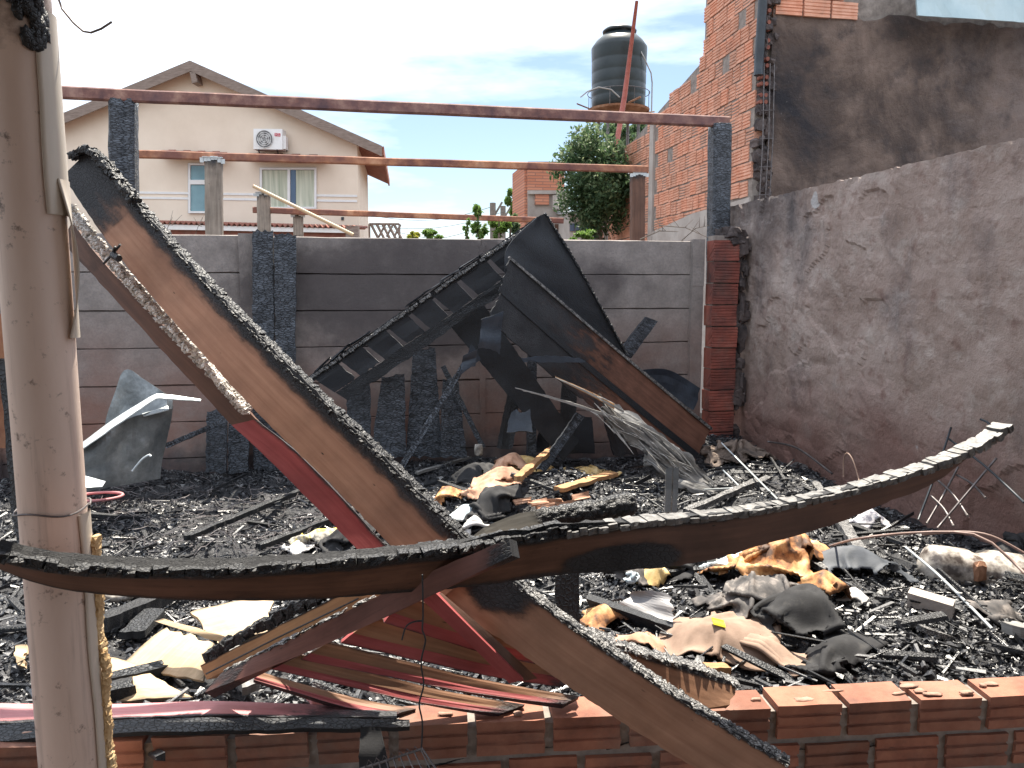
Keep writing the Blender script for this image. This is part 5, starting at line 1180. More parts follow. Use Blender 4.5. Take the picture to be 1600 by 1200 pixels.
# charcoal chips and flakes: many thousand, nobody could count them
def chips(name, n, region, smin, smax, mat, seed, flat=.5, lift=.0, dens=None):
    r_ = np.random.default_rng(seed); x = r_.uniform(region[0], region[1], n); y = region[2] + (region[3] - region[2]) * r_.random(n) ** 1.25
    m_ = (y > 2.10 - .0938 * (x + .727)) & (x < XR - .05) & (y < YB - .05)
    if dens: m_ &= r_.random(n) < dens(x, y)
    x, y = x[m_], y[m_]; n = len(x)
    z = hz(x, y) + lift + r_.uniform(-.008, .018, n)
    a = smin * (smax / smin) ** (r_.random(n) ** 1.5); dims = np.stack([a, a * r_.uniform(.35, .8, n), a * r_.uniform(.12, .45, n)], 1) / 2
    corner = np.array([[i, j, k] for i in (-1, 1) for j in (-1, 1) for k in (-1, 1)], float)
    v = corner[None] * dims[:, None] * r_.uniform(.3, 1.3, (n, 8, 3))
    yaw = r_.uniform(0, 6.28, n); p1 = r_.normal(0, flat, n); p2 = r_.normal(0, flat, n)
    cz, sz, cx, sx_, cy, sy = np.cos(yaw), np.sin(yaw), np.cos(p1), np.sin(p1), np.cos(p2), np.sin(p2)
    X_, Y_, Z_ = v[..., 0], v[..., 1], v[..., 2]
    Y2 = Y_ * cx[:, None] - Z_ * sx_[:, None]; Z2 = Y_ * sx_[:, None] + Z_ * cx[:, None]; X2 = X_ * cy[:, None] + Z2 * sy[:, None]; Z3 = -X_ * sy[:, None] + Z2 * cy[:, None]
    X3 = X2 * cz[:, None] - Y2 * sz[:, None]; Y3 = X2 * sz[:, None] + Y2 * cz[:, None]
    vs = np.stack([X3 + x[:, None], Y3 + y[:, None], Z3 + z[:, None]], -1).reshape(-1, 3)
    q = np.array([(0, 1, 3, 2), (4, 6, 7, 5), (0, 4, 5, 1), (2, 3, 7, 6), (0, 2, 6, 4), (1, 5, 7, 3)]); fs = (q[None] + 8 * np.arange(n)[:, None, None]).reshape(-1, 4)
    me = bpy.data.meshes.new(name); me.vertices.add(len(vs)); me.vertices.foreach_set('co', vs.ravel()); me.loops.add(fs.size); me.loops.foreach_set('vertex_index', fs.ravel().astype(np.int32))
    me.polygons.add(len(fs)); me.polygons.foreach_set('loop_start', np.arange(0, fs.size, 4, dtype=np.int32)); me.update(calc_edges=True); me.polygons.foreach_set('use_smooth', np.zeros(len(fs), dtype=bool)); me.validate()
    at = me.attributes.new('tint', 'FLOAT', 'POINT'); tv = np.clip(r_.random(n), 0, 1); at.data.foreach_set('value', np.repeat(tv, 8).astype(np.float32))
    o = link(name, me, mat); return o
t = NT('charcoal'); tt = t.attr('tint'); c = t.coord('pos'); n1 = t.noise(c, 120, 4, .6)
col = t.ramp(tt, [(0, (.007, .008, .011)), (.6, (.018, .020, .025)), (.84, (.040, .042, .050)), (.96, (.10, .10, .106)), (1, (.26, .255, .25))])
COAL = t.done(col, t.ramp(t.math('ADD', t.math('MULTIPLY', tt, .7), t.math('MULTIPLY', n1, .4)), [(.2, .26), (.9, .62)]), t.bump(n1, .5, .004), .8)
tag(chips('charcoal_rubble', 170000, (-3.5, 3.3, 1.95, 6.4), .007, .036, COAL, 3, dens=lambda x, y: .35 + .65 * (vnoise(x * 2.1 + 4, y * 2.1 + 8) > .38)), 'black charcoal crumbs and ash covering the floor', 'rubble', kind='stuff')
tag(chips('coarse_charcoal', 2200, (-3.5, 3.3, 1.95, 6.4), .025, .06, COAL, 5, .35, .01, lambda x, y: .25 + .75 * (vnoise(x * 1.3 + 9, y * 1.3) > .5)), 'coarser charred splinters strewn over the floor', 'rubble', kind='stuff')
def splinters(name, n, mat, seed, lr=(.03, .17), wr=(.004, .014), tilt=.18):
    r_ = random.Random(seed); m = MB()
    for k in range(n):
        x, y = r_.uniform(-3.4, 3.2), 2.12 + 4.1 * r_.random() ** 1.2
        if y < 2.14 - .0938 * (x + .727): continue
        l_ = r_.uniform(*lr); a_ = r_.uniform(0, 6.28); d = V(math.cos(a_), math.sin(a_), r_.gauss(0, tilt)).normalized(); w_ = r_.uniform(*wr); y1 = d.cross(V(0, 0, 1)).normalized(); z1 = y1.cross(d)
        n0 = len(m.v); m.box(V(x, y, H1(x, y) + .015 + r_.uniform(0, .02)), (l_, w_, w_ * r_.uniform(.3, .9)), (d, y1, z1))
        for q in range(n0, n0 + 8): m.v[q] += V(r_.uniform(-1, 1), r_.uniform(-1, 1), r_.uniform(-1, 1)) * w_ * .3
    o = m.build(name, mat, origin=(0, 0, 0)); at = o.data.attributes.new('tint', 'FLOAT', 'POINT'); tv = np.repeat(np.random.default_rng(seed).random(len(m.v) // 8) ** 2.4, 8); at.data.foreach_set('value', tv.astype(np.float32)); return o
tag(splinters('charred_splinters', 2600, COAL, 8), 'loose charred wood splinters strewn over the floor', 'splinters', kind='stuff')
tag(splinters('charred_sticks', 240, CHARB, 18, (.16, .5), (.010, .032), .22), 'tangle of longer charred sticks strewn through the heap', 'sticks', kind='stuff')
# thin burnt wires and straws tangled at the left
m = MB(); r_ = random.Random(4)
for k in range(260):
    u_, v_ = r_.uniform(140, 560), r_.uniform(752, 860); p = onrub(u_, v_, .03); a_ = r_.uniform(0, 6.28); l_ = r_.uniform(.05, .28); pts = []
    for i in range(6): a_ += r_.uniform(-.5, .5); pts.append(p.copy()); p = p + V(math.cos(a_), math.sin(a_), 0) * l_ / 5; p.z = H1(p.x, p.y) + .02 + r_.uniform(0, .03)
    m.tube(pts, r_.uniform(.0015, .003), 4, False)
o = m.build('burnt_wires', STEEL, origin=(0, 0, 0)); tag(o, 'tangle of thin burnt wires and straws over the left rubble', 'wires', kind='stuff')

# timbers lying in the heap
for a, b, w_, th, mt, lab in (((150, 985), (300, 925), .07, .05, CHARB, 'charred round timber behind the pipe foot'), ((290, 845), (470, 770), .05, .03, CHAR, 'charred batten across the left rubble'),
        ((400, 860), (560, 800), .04, .03, CHAR, 'short charred batten under the rafter'), ((1180, 762), (1255, 728), .05, .04, CHARASH, 'ashy charred batten, upper bar of the little frame'), ((1070, 805), (1185, 755), .05, .035, CHARASH, 'ashy charred batten running down to the warped board'),
        ((1252, 728), (1285, 775), .05, .03, CHARASH, 'ashy bar forming the right side of the little frame'), ((1310, 815), (1345, 870), .06, .04, CHARASH, 'grey ashy board end below the warped board'), ((1230, 850), (1290, 900), .035, .03, CHARASH, 'thin ashy rod near the dark jeans'),
        ((650, 742), (735, 716), .035, .02, WOODSILV, 'pale grey slat lying left of the heap'), ((1010, 905), (1120, 890), .03, .02, CHAR, 'charred stick behind the trousers'), ((165, 1072), (265, 1050), .05, .035, CHAR, 'cracked charcoal bar on the pale sheets by the pipe'),
        ((160, 1092), (215, 1080), .07, .04, CHARB, 'blocky charcoal lump beside the pipe foot'), ((205, 1000), (245, 960), .09, .03, CHAR, 'charred plank stub leaning behind the pale sheets'), ((900, 865), (1100, 868), .03, .03, CHAR, 'charred bar right under the warped board')):
    ashwood(a, b, w_, th, mt, lab, cat='timber', lift=.04, grp='charred timbers lying in the heap')
# leaning dark plank with a lit grey sheet
o = slab('charred_shelf', [onrub(915, 935, .10), onrub(1060, 985, .03)], [onrub(925, 958, .02), onrub(1055, 1002, -.02)], .03, CHARFLAT, None, jt=.004); tag(o, 'dark charred shelf board beside the orange cloth', 'board')
GLSS = simple('smoky plastic sheet', [(.3, (.16, .16, .17)), (.6, (.30, .29, .29)), (.8, (.46, .42, .36))], 5, .35, 20, .2, .01)
o = slab('smoky_sheet', [onrub(985, 920, .13), onrub(1052, 930, .13)], [onrub(960, 950, .05), onrub(1058, 982, .03)], .006, GLSS, None, jt=.02, je=.02, nv=12, wob=.03, scale=10); tag(o, 'smoky grey plastic sheet leaning on the charred shelf', 'sheet')
# pale plywood pieces at the left front
def ply(px, lift, mat, lab, ch=.05, name='plywood_piece'):
    P = [onrub(u_, v_, l_) for (u_, v_), l_ in zip(px, lift)]; o = slab(name, [P[0], P[1]], [P[3], P[2]], .012, mat, None, nv=10, jt=.01, jb=.01, je=.02, wob=.02, char=lambda s, t: max(ch, .7 - 6 * min(t, 1 - t)) * .55 + ch, scale=9, away=False); return tag(o, lab, 'plywood', 'unburnt plywood pieces by the low wall')
ply(((290, 962), (425, 932), (436, 985), (345, 1008)), (.13, .14, .07, .06), WOODCR, 'pale plywood piece farthest back, under the warped board')
ply(((188, 1050), (268, 982), (338, 1006), (320, 1072)), (.03, .11, .11, .02), WOODCR, 'large tan plywood panel leaning beside the orange beam end')
ply(((240, 972), (262, 968), (372, 1002), (345, 1008)), (.20, .21, .17, .15), WOODCR, 'pale lath lying across the tan plywood panel')
ply(((152, 1030), (215, 1040), (305, 1092), (158, 1098)), (.05, .05, .03, .03), WOODCR, 'bright cream board at the foot of the pipe')
ply(((20, 1010), (45, 1008), (44, 1045), (26, 1040)), (.05, .05, .03, .03), WOODCR, 'cream scrap left of the pipe')
ashwood((352, 1005), (395, 1085), .06, .03, WOODSILV, 'grey ashy board standing in the pebbly char', cat='board', lift=.05, ch=.3)
ashwood((485, 1085), (500, 1105), .045, .02, WOODPINK, 'tiny pink offcut lying in the char', cat='offcut', ch=.05)

# ---- cloth and crumpled things
def creaser(seed, n=9, f0=1.0):
    r_ = random.Random(seed); D_ = []
    for k in range(n):
        d = Vector((r_.gauss(0, 1), r_.gauss(0, 1), r_.gauss(0, 1))).normalized(); f = f0 * (1.35 ** k) * r_.uniform(.7, 1.2); D_.append((d * f, r_.random(), 1 / (1.35 ** k)))
    tot = sum(q[2] for q in D_)
    def fn(p):
        w_ = Vector((mn.noise(p * f0 * .8), mn.noise(p * f0 * .8 + V(7, 0, 0)), mn.noise(p * f0 * .8 + V(0, 9, 0)))) * (.45 / f0)
        q = p + w_; h = 0
        for d, ph, a in D_: x = q.dot(d) + ph; h += a * (abs((x - math.floor(x)) - .5) * 2)
        return h / tot * 2 - 1
    return fn
def relax_cloth(c, wd, ht, comp, n, m, seed, rz, bump=.05, br=.5, iters=150, stand=0):
    """a sheet squeezed together and let fall: it buckles into folds (position based relaxation)"""
    r_ = np.random.default_rng(seed); U, Vv = np.meshgrid(np.linspace(-.5, .5, n), np.linspace(-.5, .5, m), indexing='ij')
    lx, ly = wd / (n - 1), ht / (m - 1); ca, sa = math.cos(rz), math.sin(rz)
    x = U * wd * comp; y = Vv * ht * comp; ph = r_.uniform(0, 6, 12)
    z = .05 + bump * np.exp(-((x / (wd * br)) ** 2 + (y / (ht * br)) ** 2) * 2)
    for k in range(6): a_ = r_.uniform(0, 3.14); f = r_.uniform(18, 60); z = z + .012 * np.sin((x * math.cos(a_) + y * math.sin(a_)) * f + ph[k])
    x = x + .01 * np.sin(y * 25 + ph[7]) ; y = y + .01 * np.sin(x * 22 + ph[8])
    P = np.stack([c.x + x * ca - y * sa, c.y + x * sa + y * ca, z], -1); P[..., 2] += hz(P[..., 0], P[..., 1]); P += r_.normal(0, .002, P.shape); Q = P.copy()
    def floor():
        xl = (P[..., 0] - c.x) * ca + (P[..., 1] - c.y) * sa; yl = -(P[..., 0] - c.x) * sa + (P[..., 1] - c.y) * ca
        return hz(P[..., 0], P[..., 1]) + .022 + bump * np.exp(-((xl / (wd * br)) ** 2 + (yl / (ht * br)) ** 2) * 2)
    def con(A, B, L_, st):
        d = B - A; l_ = np.linalg.norm(d, axis=-1, keepdims=True) + 1e-9; k = st * .5 * (l_ - L_) / l_ * d; return k
    dg = math.hypot(lx, ly)
    for it in range(iters):
        vel = (P - Q) * .93; Q = P.copy(); P = P + vel; P[..., 2] -= .00025
        for _ in range(4):
            C_ = np.zeros_like(P)
            k = con(P[:-1], P[1:], lx, 1.0); C_[:-1] += k; C_[1:] -= k
            k = con(P[:, :-1], P[:, 1:], ly, 1.0); C_[:, :-1] += k; C_[:, 1:] -= k
            k = con(P[:-1, :-1], P[1:, 1:], dg, .6); C_[:-1, :-1] += k; C_[1:, 1:] -= k
            k = con(P[1:, :-1], P[:-1, 1:], dg, .6); C_[1:, :-1] += k; C_[:-1, 1:] -= k
            k = con(P[:-2], P[2:], 2 * lx, .22); C_[:-2] += k; C_[2:] -= k
            k = con(P[:, :-2], P[:, 2:], 2 * ly, .22); C_[:, :-2] += k; C_[:, 2:] -= k
            P = P + C_ * .42
        if it % 5 == 0 or it > iters - 3: fl = floor()
        low = P[..., 2] < fl; P[..., 2] = np.where(low, fl, P[..., 2]); P[low] = P[low] * .6 + np.stack([Q[..., 0], Q[..., 1], P[..., 2]], -1)[low] * .4
    return P
def crumple(name, u, v, dx, dy, dz_, mat, lab, cat, amp=.35, freq=3.0, lift=0, sub=5, seed=None, rz=None, comp=.56, n=None, parent=None, torn=True):
    """crumpled cloth covering about dx by dy (half sizes), heaped dz_ high"""
    p = onrub(u, v, 0); sd_ = int(random.random() * 9999) if seed is None else seed; rz = random.uniform(-.7, .7) if rz is None else rz
    if cat == 'jar':
        m = MB(); lathe(m, p + V(0, 0, lift), [(.02, 0), (.034, .01), (.035, .06), (.03, .075), (.03, .09), (.01, .092)], 18); o = m.build(name, mat, smooth=True); return tag(o, lab, cat)
    n = n or int(min(46, max(20, dx * 2 / comp / .011))); m_ = int(min(40, max(16, dy * 2 / comp / .011)))
    dx *= 1.3; dy *= 1.3
    P = relax_cloth(p, dx * 2 / comp, dy * 2 / comp, comp, n, m_, sd_, rz, bump=dz_ * 1.1 + lift, br=.36 * comp / .62)
    return cloth_mesh(name, P, mat, lab, cat, parent, sd_ if torn else None)
def cloth_mesh(name, P, mat, lab, cat, parent=None, torn=None):
    n, m_ = P.shape[:2]; vs = P.reshape(-1, 3); W_ = m_; fs = []; N_ = n * m_
    dxx = np.gradient(P, axis=0); dyy = np.gradient(P, axis=1); nr = np.cross(dxx, dyy); nr /= np.linalg.norm(nr, axis=-1, keepdims=True) + 1e-9
    vs = np.concatenate([vs, (P - nr * .004).reshape(-1, 3)]); used = np.ones((n - 1, m_ - 1), bool)
    if torn is not None:
        for i in range(n - 1):
            for j in range(m_ - 1):
                e = min(i, j, n - 2 - i, m_ - 2 - j) / max(n, m_); used[i, j] = e > .05 + .10 * mn.noise(V(i * .22, j * .22, torn * .1))
    for i in range(n - 1):
        for j in range(m_ - 1):
            if not used[i, j]: continue
            a = i * W_ + j; b, c_, d_ = a + W_, a + W_ + 1, a + 1; fs += [(a, b, c_, d_), (N_ + a, N_ + d_, N_ + c_, N_ + b)]
            if j == 0 or not used[i, j - 1]: fs.append((a, N_ + a, N_ + b, b))
            if j == m_ - 2 or not used[i, j + 1]: fs.append((d_, c_, N_ + c_, N_ + d_))
            if i == 0 or not used[i - 1, j]: fs.append((a, d_, N_ + d_, N_ + a))
            if i == n - 2 or not used[i + 1, j]: fs.append((b, N_ + b, N_ + c_, c_))
    o_ = wloc(parent) if parent is not None else Vector(P[n // 2, m_ // 2]); keep = sorted({q for f in fs for q in f}); mp_ = {q: k for k, q in enumerate(keep)}
    o = link(name, mesh(name, [Vector(vs[q]) - o_ for q in keep], [tuple(mp_[q] for q in f) for f in fs]), mat, parent, o_, True)
    return tag(o, lab, cat) if parent is None else o
def drape(name, top, bot, bulge, mat, lab, cat, amp=.02, freq=9, nu=60, nv=36, parent=None, lift=.02, th=.006, pieces=None):
    T_, B_ = resample([onrub(u, v, lift + (w_[0] if w_ else 0)) for (u, v, *w_) in top], nu), resample([onrub(u, v, lift + (w_[0] if w_ else 0)) for (u, v, *w_) in bot], nu); sd_ = random.random() * 60; cz_ = creaser(sd_, 9, freq * 1.5); vs, fs = [], []
    for lay in (0, 1):
        for i in range(nu + 1):
            for j in range(nv + 1):
                s_, t_ = i / nu, j / nv; p = T_[i].lerp(B_[i], t_); e = (math.sin(math.pi * t_) * math.sin(math.pi * min(1, max(0, s_ * .9 + .05)))) ** .8 if 0 < t_ < 1 else 0
                r1 = cz_(V(p.x, p.y, p.z * .5)) * 1.6
                p = p + V(.01 * mn.noise(V(p.x * 20, p.y * 20, sd_)), .01 * mn.noise(V(p.x * 20, p.y * 20, sd_ + 5)), bulge * e + amp * r1 - lay * th)
                vs.append(p)
    Wk = nv + 1; Nn = (nu + 1) * Wk
    for i in range(nu):
        for j in range(nv): q = i * Wk + j; fs += [(q, q + Wk, q + Wk + 1, q + 1), (Nn + q, Nn + q + 1, Nn + q + Wk + 1, Nn + q + Wk)]
        q = i * Wk; fs.append((q, Nn + q, Nn + q + Wk, q + Wk)); q = i * Wk + nv; fs.append((q, q + Wk, Nn + q + Wk, Nn + q))
    for j in range(nv): fs.append((j, j + 1, Nn + j + 1, Nn + j)); q = nu * Wk + j; fs.append((q, Nn + q, Nn + q + 1, q + 1))
    o_ = wloc(parent) if parent is not None else T_[nu // 2].lerp(B_[nu // 2], .5); o = link(name, mesh(name, [q - o_ for q in vs], fs), mat, parent, o_, True)
    return tag(o, lab, cat) if parent is None else o
def cloth(name, stops, sc=12, rough=.9, **k): return simple(name, stops, sc, rough, 160, .35, .002, **k)
KHAKI = cloth('khaki cloth', [(.3, (.20, .135, .10)), (.7, (.32, .225, .17))])
ORANGE = cloth('singed orange cloth', [(.38, (.07, .03, .014)), (.48, (.34, .15, .055)), (.58, (.56, .30, .12)), (.7, (.78, .55, .32))], 13, .7)
BLACKC = cloth('burnt black cloth', [(.35, (.006, .006, .008)), (.6, (.018, .018, .020)), (.8, (.07, .065, .06))], 12, .85)
GREYC = cloth('ashy grey cloth', [(.3, (.025, .025, .028)), (.5, (.075, .068, .066)), (.62, (.20, .175, .16)), (.8, (.36, .33, .30))], 16, .8)
JEANS = cloth('dark slate cloth', [(.3, (.025, .032, .042)), (.7, (.09, .10, .12))], 10, .7)
YELLOW = cloth('yellow paper', [(.35, (.30, .18, .07)), (.5, (.58, .40, .16)), (.7, (.74, .58, .32))], 9, .8)
PEACH = cloth('peach cloth', [(.3, (.22, .10, .06)), (.5, (.42, .24, .155)), (.8, (.58, .40, .30))], 12, .85)
PALE = cloth('pale rag', [(.3, (.42, .40, .38)), (.7, (.70, .68, .66))], 9, .85)
BLUEC = cloth('pale blue rag', [(.3, (.32, .40, .46)), (.7, (.58, .64, .66))], 9, .85)
tr = empty('khaki_trousers', onrub(1150, 1010), 'folded khaki trousers with a yellow tag lying before the heap', 'trousers')
crumple('seat_and_leg', 1122, 1002, .15, .105, .055, KHAKI, None, None, seed=11, rz=-.55, comp=.80, parent=tr, torn=False)
crumple('folded_leg', 1195, 1030, .11, .055, .05, KHAKI, None, None, seed=12, rz=-1.0, comp=.84, parent=tr, torn=False)
ob = [c_ for c_ in tr.children if c_.name.startswith('seat')][0]; o_ = wloc(ob); best = None
for q in ob.data.vertices:
    w_ = q.co + o_ - C0; d_ = w_.dot(_f); e = abs(800 + F * w_.dot(_r) / d_ - 1124) + abs(600 - F * w_.dot(_u) / d_ - 975)
    if best is None or e < best[0]: best = (e, q.co + o_)
pq = best[1] + V(0, -.004, .008); e1, e2 = (_r * .9 - V(0, 0, .25)).normalized(), (V(0, -.75, -.5) - _r * .1).normalized()
slab('tag', [pq - e1 * .026 - e2 * .015, pq + e1 * .026 - e2 * .015], [pq - e1 * .026 + e2 * .015, pq + e1 * .026 + e2 * .015], .004, simple('bright yellow tag', [(.3, (.70, .62, .02)), (.7, (.85, .76, .06))], 8, .5), tr, nu=8, je=.004, wob=.004)
crumple('orange_cloth', 948, 980, .085, .06, .07, ORANGE, 'singed orange cloth beside the stake and the shelf board', 'cloth', seed=21, comp=.7)
crumple('peach_rag', 1002, 1010, .05, .035, .03, PEACH, 'small peach rag crumpled below the orange cloth', 'rag', .5, 4)
crumple('orange_jacket', 1212, 905, .20, .13, .13, ORANGE, 'singed orange and brown jacket bundle on top of the right heap', 'clothes', .55, 3.2, .05)
crumple('orange_bundle', 1288, 945, .07, .06, .07, ORANGE, 'small singed orange bundle beside the jacket', 'clothes', .55, 3.4, .05)
crumple('burnt_clothes', 1180, 940, .13, .09, .05, GREYC, 'ash-grey burnt clothes between the jacket and the trousers', 'clothes', .6, 4, .02)
crumple('burnt_clothes', 1248, 975, .10, .08, .09, BLACKC, 'black burnt bundle right of the trousers', 'clothes', .6, 4, .01)
crumple('burnt_clothes', 1300, 1035, .10, .06, .05, BLACKC, 'glossy black melted bundle low by the brick wall', 'clothes', .6, 5, .01)
crumple('burnt_clothes', 1060, 900, .12, .09, .07, BLACKC, 'black crumpled rags under the middle of the warped board', 'clothes', .6, 4.5, .02)
crumple('striped_rag', 990, 915, .08, .06, .06, GREYC, 'grey rag heap left of the smoky sheet', 'rag', .5, 4, .02)
crumple('pale_rag', 985, 928, .035, .03, .025, BLUEC, 'tiny pale blue rag beside the smoky sheet', 'rag', .5, 4, .06)
crumple('paper_pad', 1025, 918, .07, .05, .05, YELLOW, 'scorched yellowish paper pad behind the smoky sheet', 'paper', .25, 3, .05)
crumple('pale_blue_rag', 1150, 893, .13, .05, .05, BLUEC, 'pale blue rag showing behind the orange jacket', 'rag', seed=53, comp=.72, rz=.1)
crumple('dark_jeans', 1340, 898, .17, .10, .09, JEANS, 'dark slate trousers crumpled left of the white cylinder', 'trousers', seed=31, comp=.75, rz=-.25)
crumple('striped_shirt', 1356, 828, .085, .06, .10, cloth('striped cloth', [(.4, (.16, .16, .2)), (.55, (.62, .6, .62))], 26), 'grey striped shirt poking out under the warped board', 'shirt', seed=54, comp=.72)
crumple('pale_rag', 1334, 940, .045, .035, .03, PALE, 'small whitish rag right of the orange bundle', 'rag', seed=55, comp=.75)
crumple('cement_lump', 1150, 715, .2, .14, .09, simple('ashy brown lump', [(.3, (.06, .05, .045)), (.6, (.2, .15, .12)), (.8, (.4, .33, .28))], 9, .95, 40, .9, .01), 'ash-brown lump heaped in the far right corner', 'lump', .5, 4, .0)
crumple('rubble_lump', 1560, 968, .07, .05, .04, GREYC, 'grey lump at the right edge beyond the fallen block', 'lump', .5, 4, .0)
crumple('burnt_heap', 1590, 890, .16, .1, .14, BLACKC, 'dark heap at the right edge behind the white cylinder', 'heap', .4, 3, .0)
# middle heap: rags, peach tiles, papers
crumple('yellow_sheet', 822, 748, .21, .13, .15, YELLOW, 'bright yellow paper sheet standing in the middle heap', 'paper', seed=51, comp=.8)
ashwood((808, 750), (868, 700), .05, .03, WOODOR, 'yellow-lit stick with a charred end, leaning on the yellow sheet', name='scorched_stick', cat='stick', lift=.18, ch=.2)
crumple('straw_mat', 900, 752, .24, .10, .06, YELLOW, 'coarse yellow mat lying right of the yellow sheet', 'mat', seed=52, comp=.72, rz=.15)
ashwood((870, 768), (958, 752), .07, .025, WOODOR, 'orange-tipped plank lying right of the middle heap', name='plank_offcut', cat='plank', lift=.07, ch=.12)
pt_ = empty('folded_clothes', onrub(790, 765), 'stack of folded peach clothes in the middle heap', 'clothes')
for k in range(4): crumple('fold', 764 + k * 14, 772 - k * 7, .13, .09, .07 + .02 * k, PEACH, None, None, seed=40 + k, comp=.72, parent=pt_, lift=.02 * k)
for k, (u_, v_) in enumerate(((815, 778), (838, 782), (862, 778), (850, 790), (880, 785), (905, 772))): 
    o = slab('peach_tile', [onrub(u_ - 16, v_ + 4, .06), onrub(u_ + 16, v_ - 4, .09)], [onrub(u_ - 10, v_ + 12, .05), onrub(u_ + 20, v_ + 5, .07)], .014, PEACH, None, wob=.015, je=.02, away=False); tag(o, ['leftmost peach slab below the yellow sheet', 'second peach slab in the row below the yellow sheet', 'third peach slab in the row below the yellow sheet', 'lowest peach slab, near the charred log', 'peach slab touching the charred log', 'rightmost pale slab near the orange-tipped plank'][k], 'slab', 'peach slabs in the middle heap')
crumple('burnt_clothes', 742, 766, .17, .12, .14, BLACKC, 'large black crumpled bundle left of the folded clothes', 'clothes', .55, 4.2, .03)
crumple('burnt_clothes', 770, 795, .14, .08, .06, BLACKC, 'low black bundle beneath the folded clothes', 'clothes', .55, 4.5, .03)
crumple('white_jar', 748, 737, .035, .035, .05, WH, 'small whitish jar on top of the black bundle', 'jar', .08, 2, .16, 4)
crumple('orange_rag', 694, 785, .08, .05, .05, ORANGE, 'orange-brown rag by the charred edge of the rafter', 'rag', .6, 4, .02)
crumple('pale_rag', 720, 815, .07, .05, .04, BLUEC, 'bluish white rag left of the grey split log', 'rag', .6, 4, .02)
crumple('pale_rag', 740, 832, .06, .04, .035, PALE, 'crumpled whitish paper beside the grey split log', 'rag', .6, 4, .03)
crumple('colourful_litter', 500, 850, .09, .06, .045, cloth('mixed litter', [(.34, (.03, .03, .03)), (.5, (.45, .42, .36)), (.6, (.62, .48, .06)), (.7, (.6, .58, .55))], 16), 'pile of yellow and white litter under the red-edged ledger', 'litter', .6, 5, .02)
crumple('litter_bag', 545, 838, .11, .07, .05, BLACKC, 'dark bag right of the yellow and white litter', 'bag', .5, 4, .02)
crumple('white_scrap', 465, 866, .05, .035, .03, PALE, 'white scrap lying in front of the yellow litter', 'scrap', .5, 4, .02)
ro = MB()
for k in range(4): ro.tube([onrub(152, 776, .03 + k * .012) + V(.16 * math.cos(2 * math.pi * i / 30), .11 * math.sin(2 * math.pi * i / 30), 0) for i in range(31)], .010, 6, False)
o = ro.build('rope_coil', WOODPINK, smooth=True); tag(o, 'faded pink hose coil just right of the pipe', 'coil')
sw = MB(); pS = onrub(182, 938, .03); sw.tube([pS + V(.075 * math.cos(math.pi * i / 12), .02 * math.sin(math.pi * i / 12), .0 + .05 * (1 - math.sin(math.pi * i / 12))) for i in range(13)], .02, 8)
o = sw.build('bent_white_tube', WH, smooth=True); tag(o, 'white curved tube end peeping below the warped board', 'tube')
# aluminium profiles standing in the heap
for k, (u_, w_) in enumerate(((1044, 10), (1055, 9))):
    o = slab('metal_profile', [D(u_ - 3, 732, 3.2), D(u_ - 5, 800, 3.15)], [D(u_ + w_ - 3, 730, 3.2), D(u_ + w_ - 6, 800, 3.15)], .02, GALV, None); tag(o, ['left of the two short grey profiles standing behind the warped board', 'right of the two short grey profiles standing behind the warped board'][k], 'profile', 'short metal profiles')
for a, b, lab in (((1125, 690), (1215, 780), 'long thin rod leaning in the far right corner'), ((1130, 735), (1160, 765), 'short pale rod in the far right corner'), ((1100, 765), (1165, 762), 'white tube lying by the ashy battens')):
    A_, B_ = onrub(*a, .10), onrub(*b, .05); m = MB(); m.tube([A_, B_], .006, 8); o = m.build('metal_rod', TIN, smooth=True); tag(o, lab, 'rod')
# reinforcing mesh by the right wall
rm = empty('rebar_grid', atX(1500, 800, 3.05), 'bent grid of dark reinforcing bars leaning on the plaster wall', 'rebar grid')
for (a, b, x0, x1) in (((1486, 668), (1435, 812), 3.24, 2.9), ((1497, 730), (1448, 818), 3.2, 2.88), ((1557, 716), (1465, 825), 3.22, 2.85), ((1480, 684), (1600, 785), 3.23, 3.0), ((1465, 750), (1512, 806), 3.1, 2.95), ((1455, 775), (1490, 822), 3.0, 2.9), ((1495, 742), (1540, 778), 3.18, 3.05), ((1532, 655), (1550, 672), 3.24, 3.22)):
    m = MB(); A_, B_ = atX(*a, x0), atX(*b, x1); m.tube(resample([A_, (A_ + B_) / 2 + V(.01, 0, .01), B_], 8), .006, 6); m.build('bar', STEEL if a[0] % 2 else DRAIN, rm, smooth=True)
wire('wire_loop', [atX(1318, 745, 3.0), atX(1318, 720, 3.0), atX(1323, 708, 3.0), atX(1332, 718, 3.0), atX(1342, 750, 3.0)], .004, simple('brown wire', [(.3, (.25, .16, .12)), (.7, (.40, .28, .22))], 8, .5), 'thin brown wire loop standing above the warped board', group='bent wires on the right')
BW = simple('coppery wire', [(.3, (.20, .13, .11)), (.7, (.33, .23, .20))], 8, .5)
wire('wire_arc', [onrub(1296, 858, .03), D(1340, 842, 2.9), D(1420, 833, 2.9), D(1500, 832, 2.85), D(1545, 845, 2.8), D(1600, 895, 2.7)], .005, BW, 'long coppery wire arching over the white cylinder, lower one', group='bent wires on the right')
wire('wire_arc', [D(1440, 835, 2.95), D(1500, 831, 2.9), D(1550, 838, 2.85), D(1610, 870, 2.8)], .005, BW, 'coppery wire arching to the right edge, upper one', group='bent wires on the right')
wire('metal_wire', [onrub(1415, 855, .08), onrub(1470, 905, .08), onrub(1550, 985, .04)], .006, TIN, 'straight bright wire lying beside the white cylinder', group='bent wires on the right')
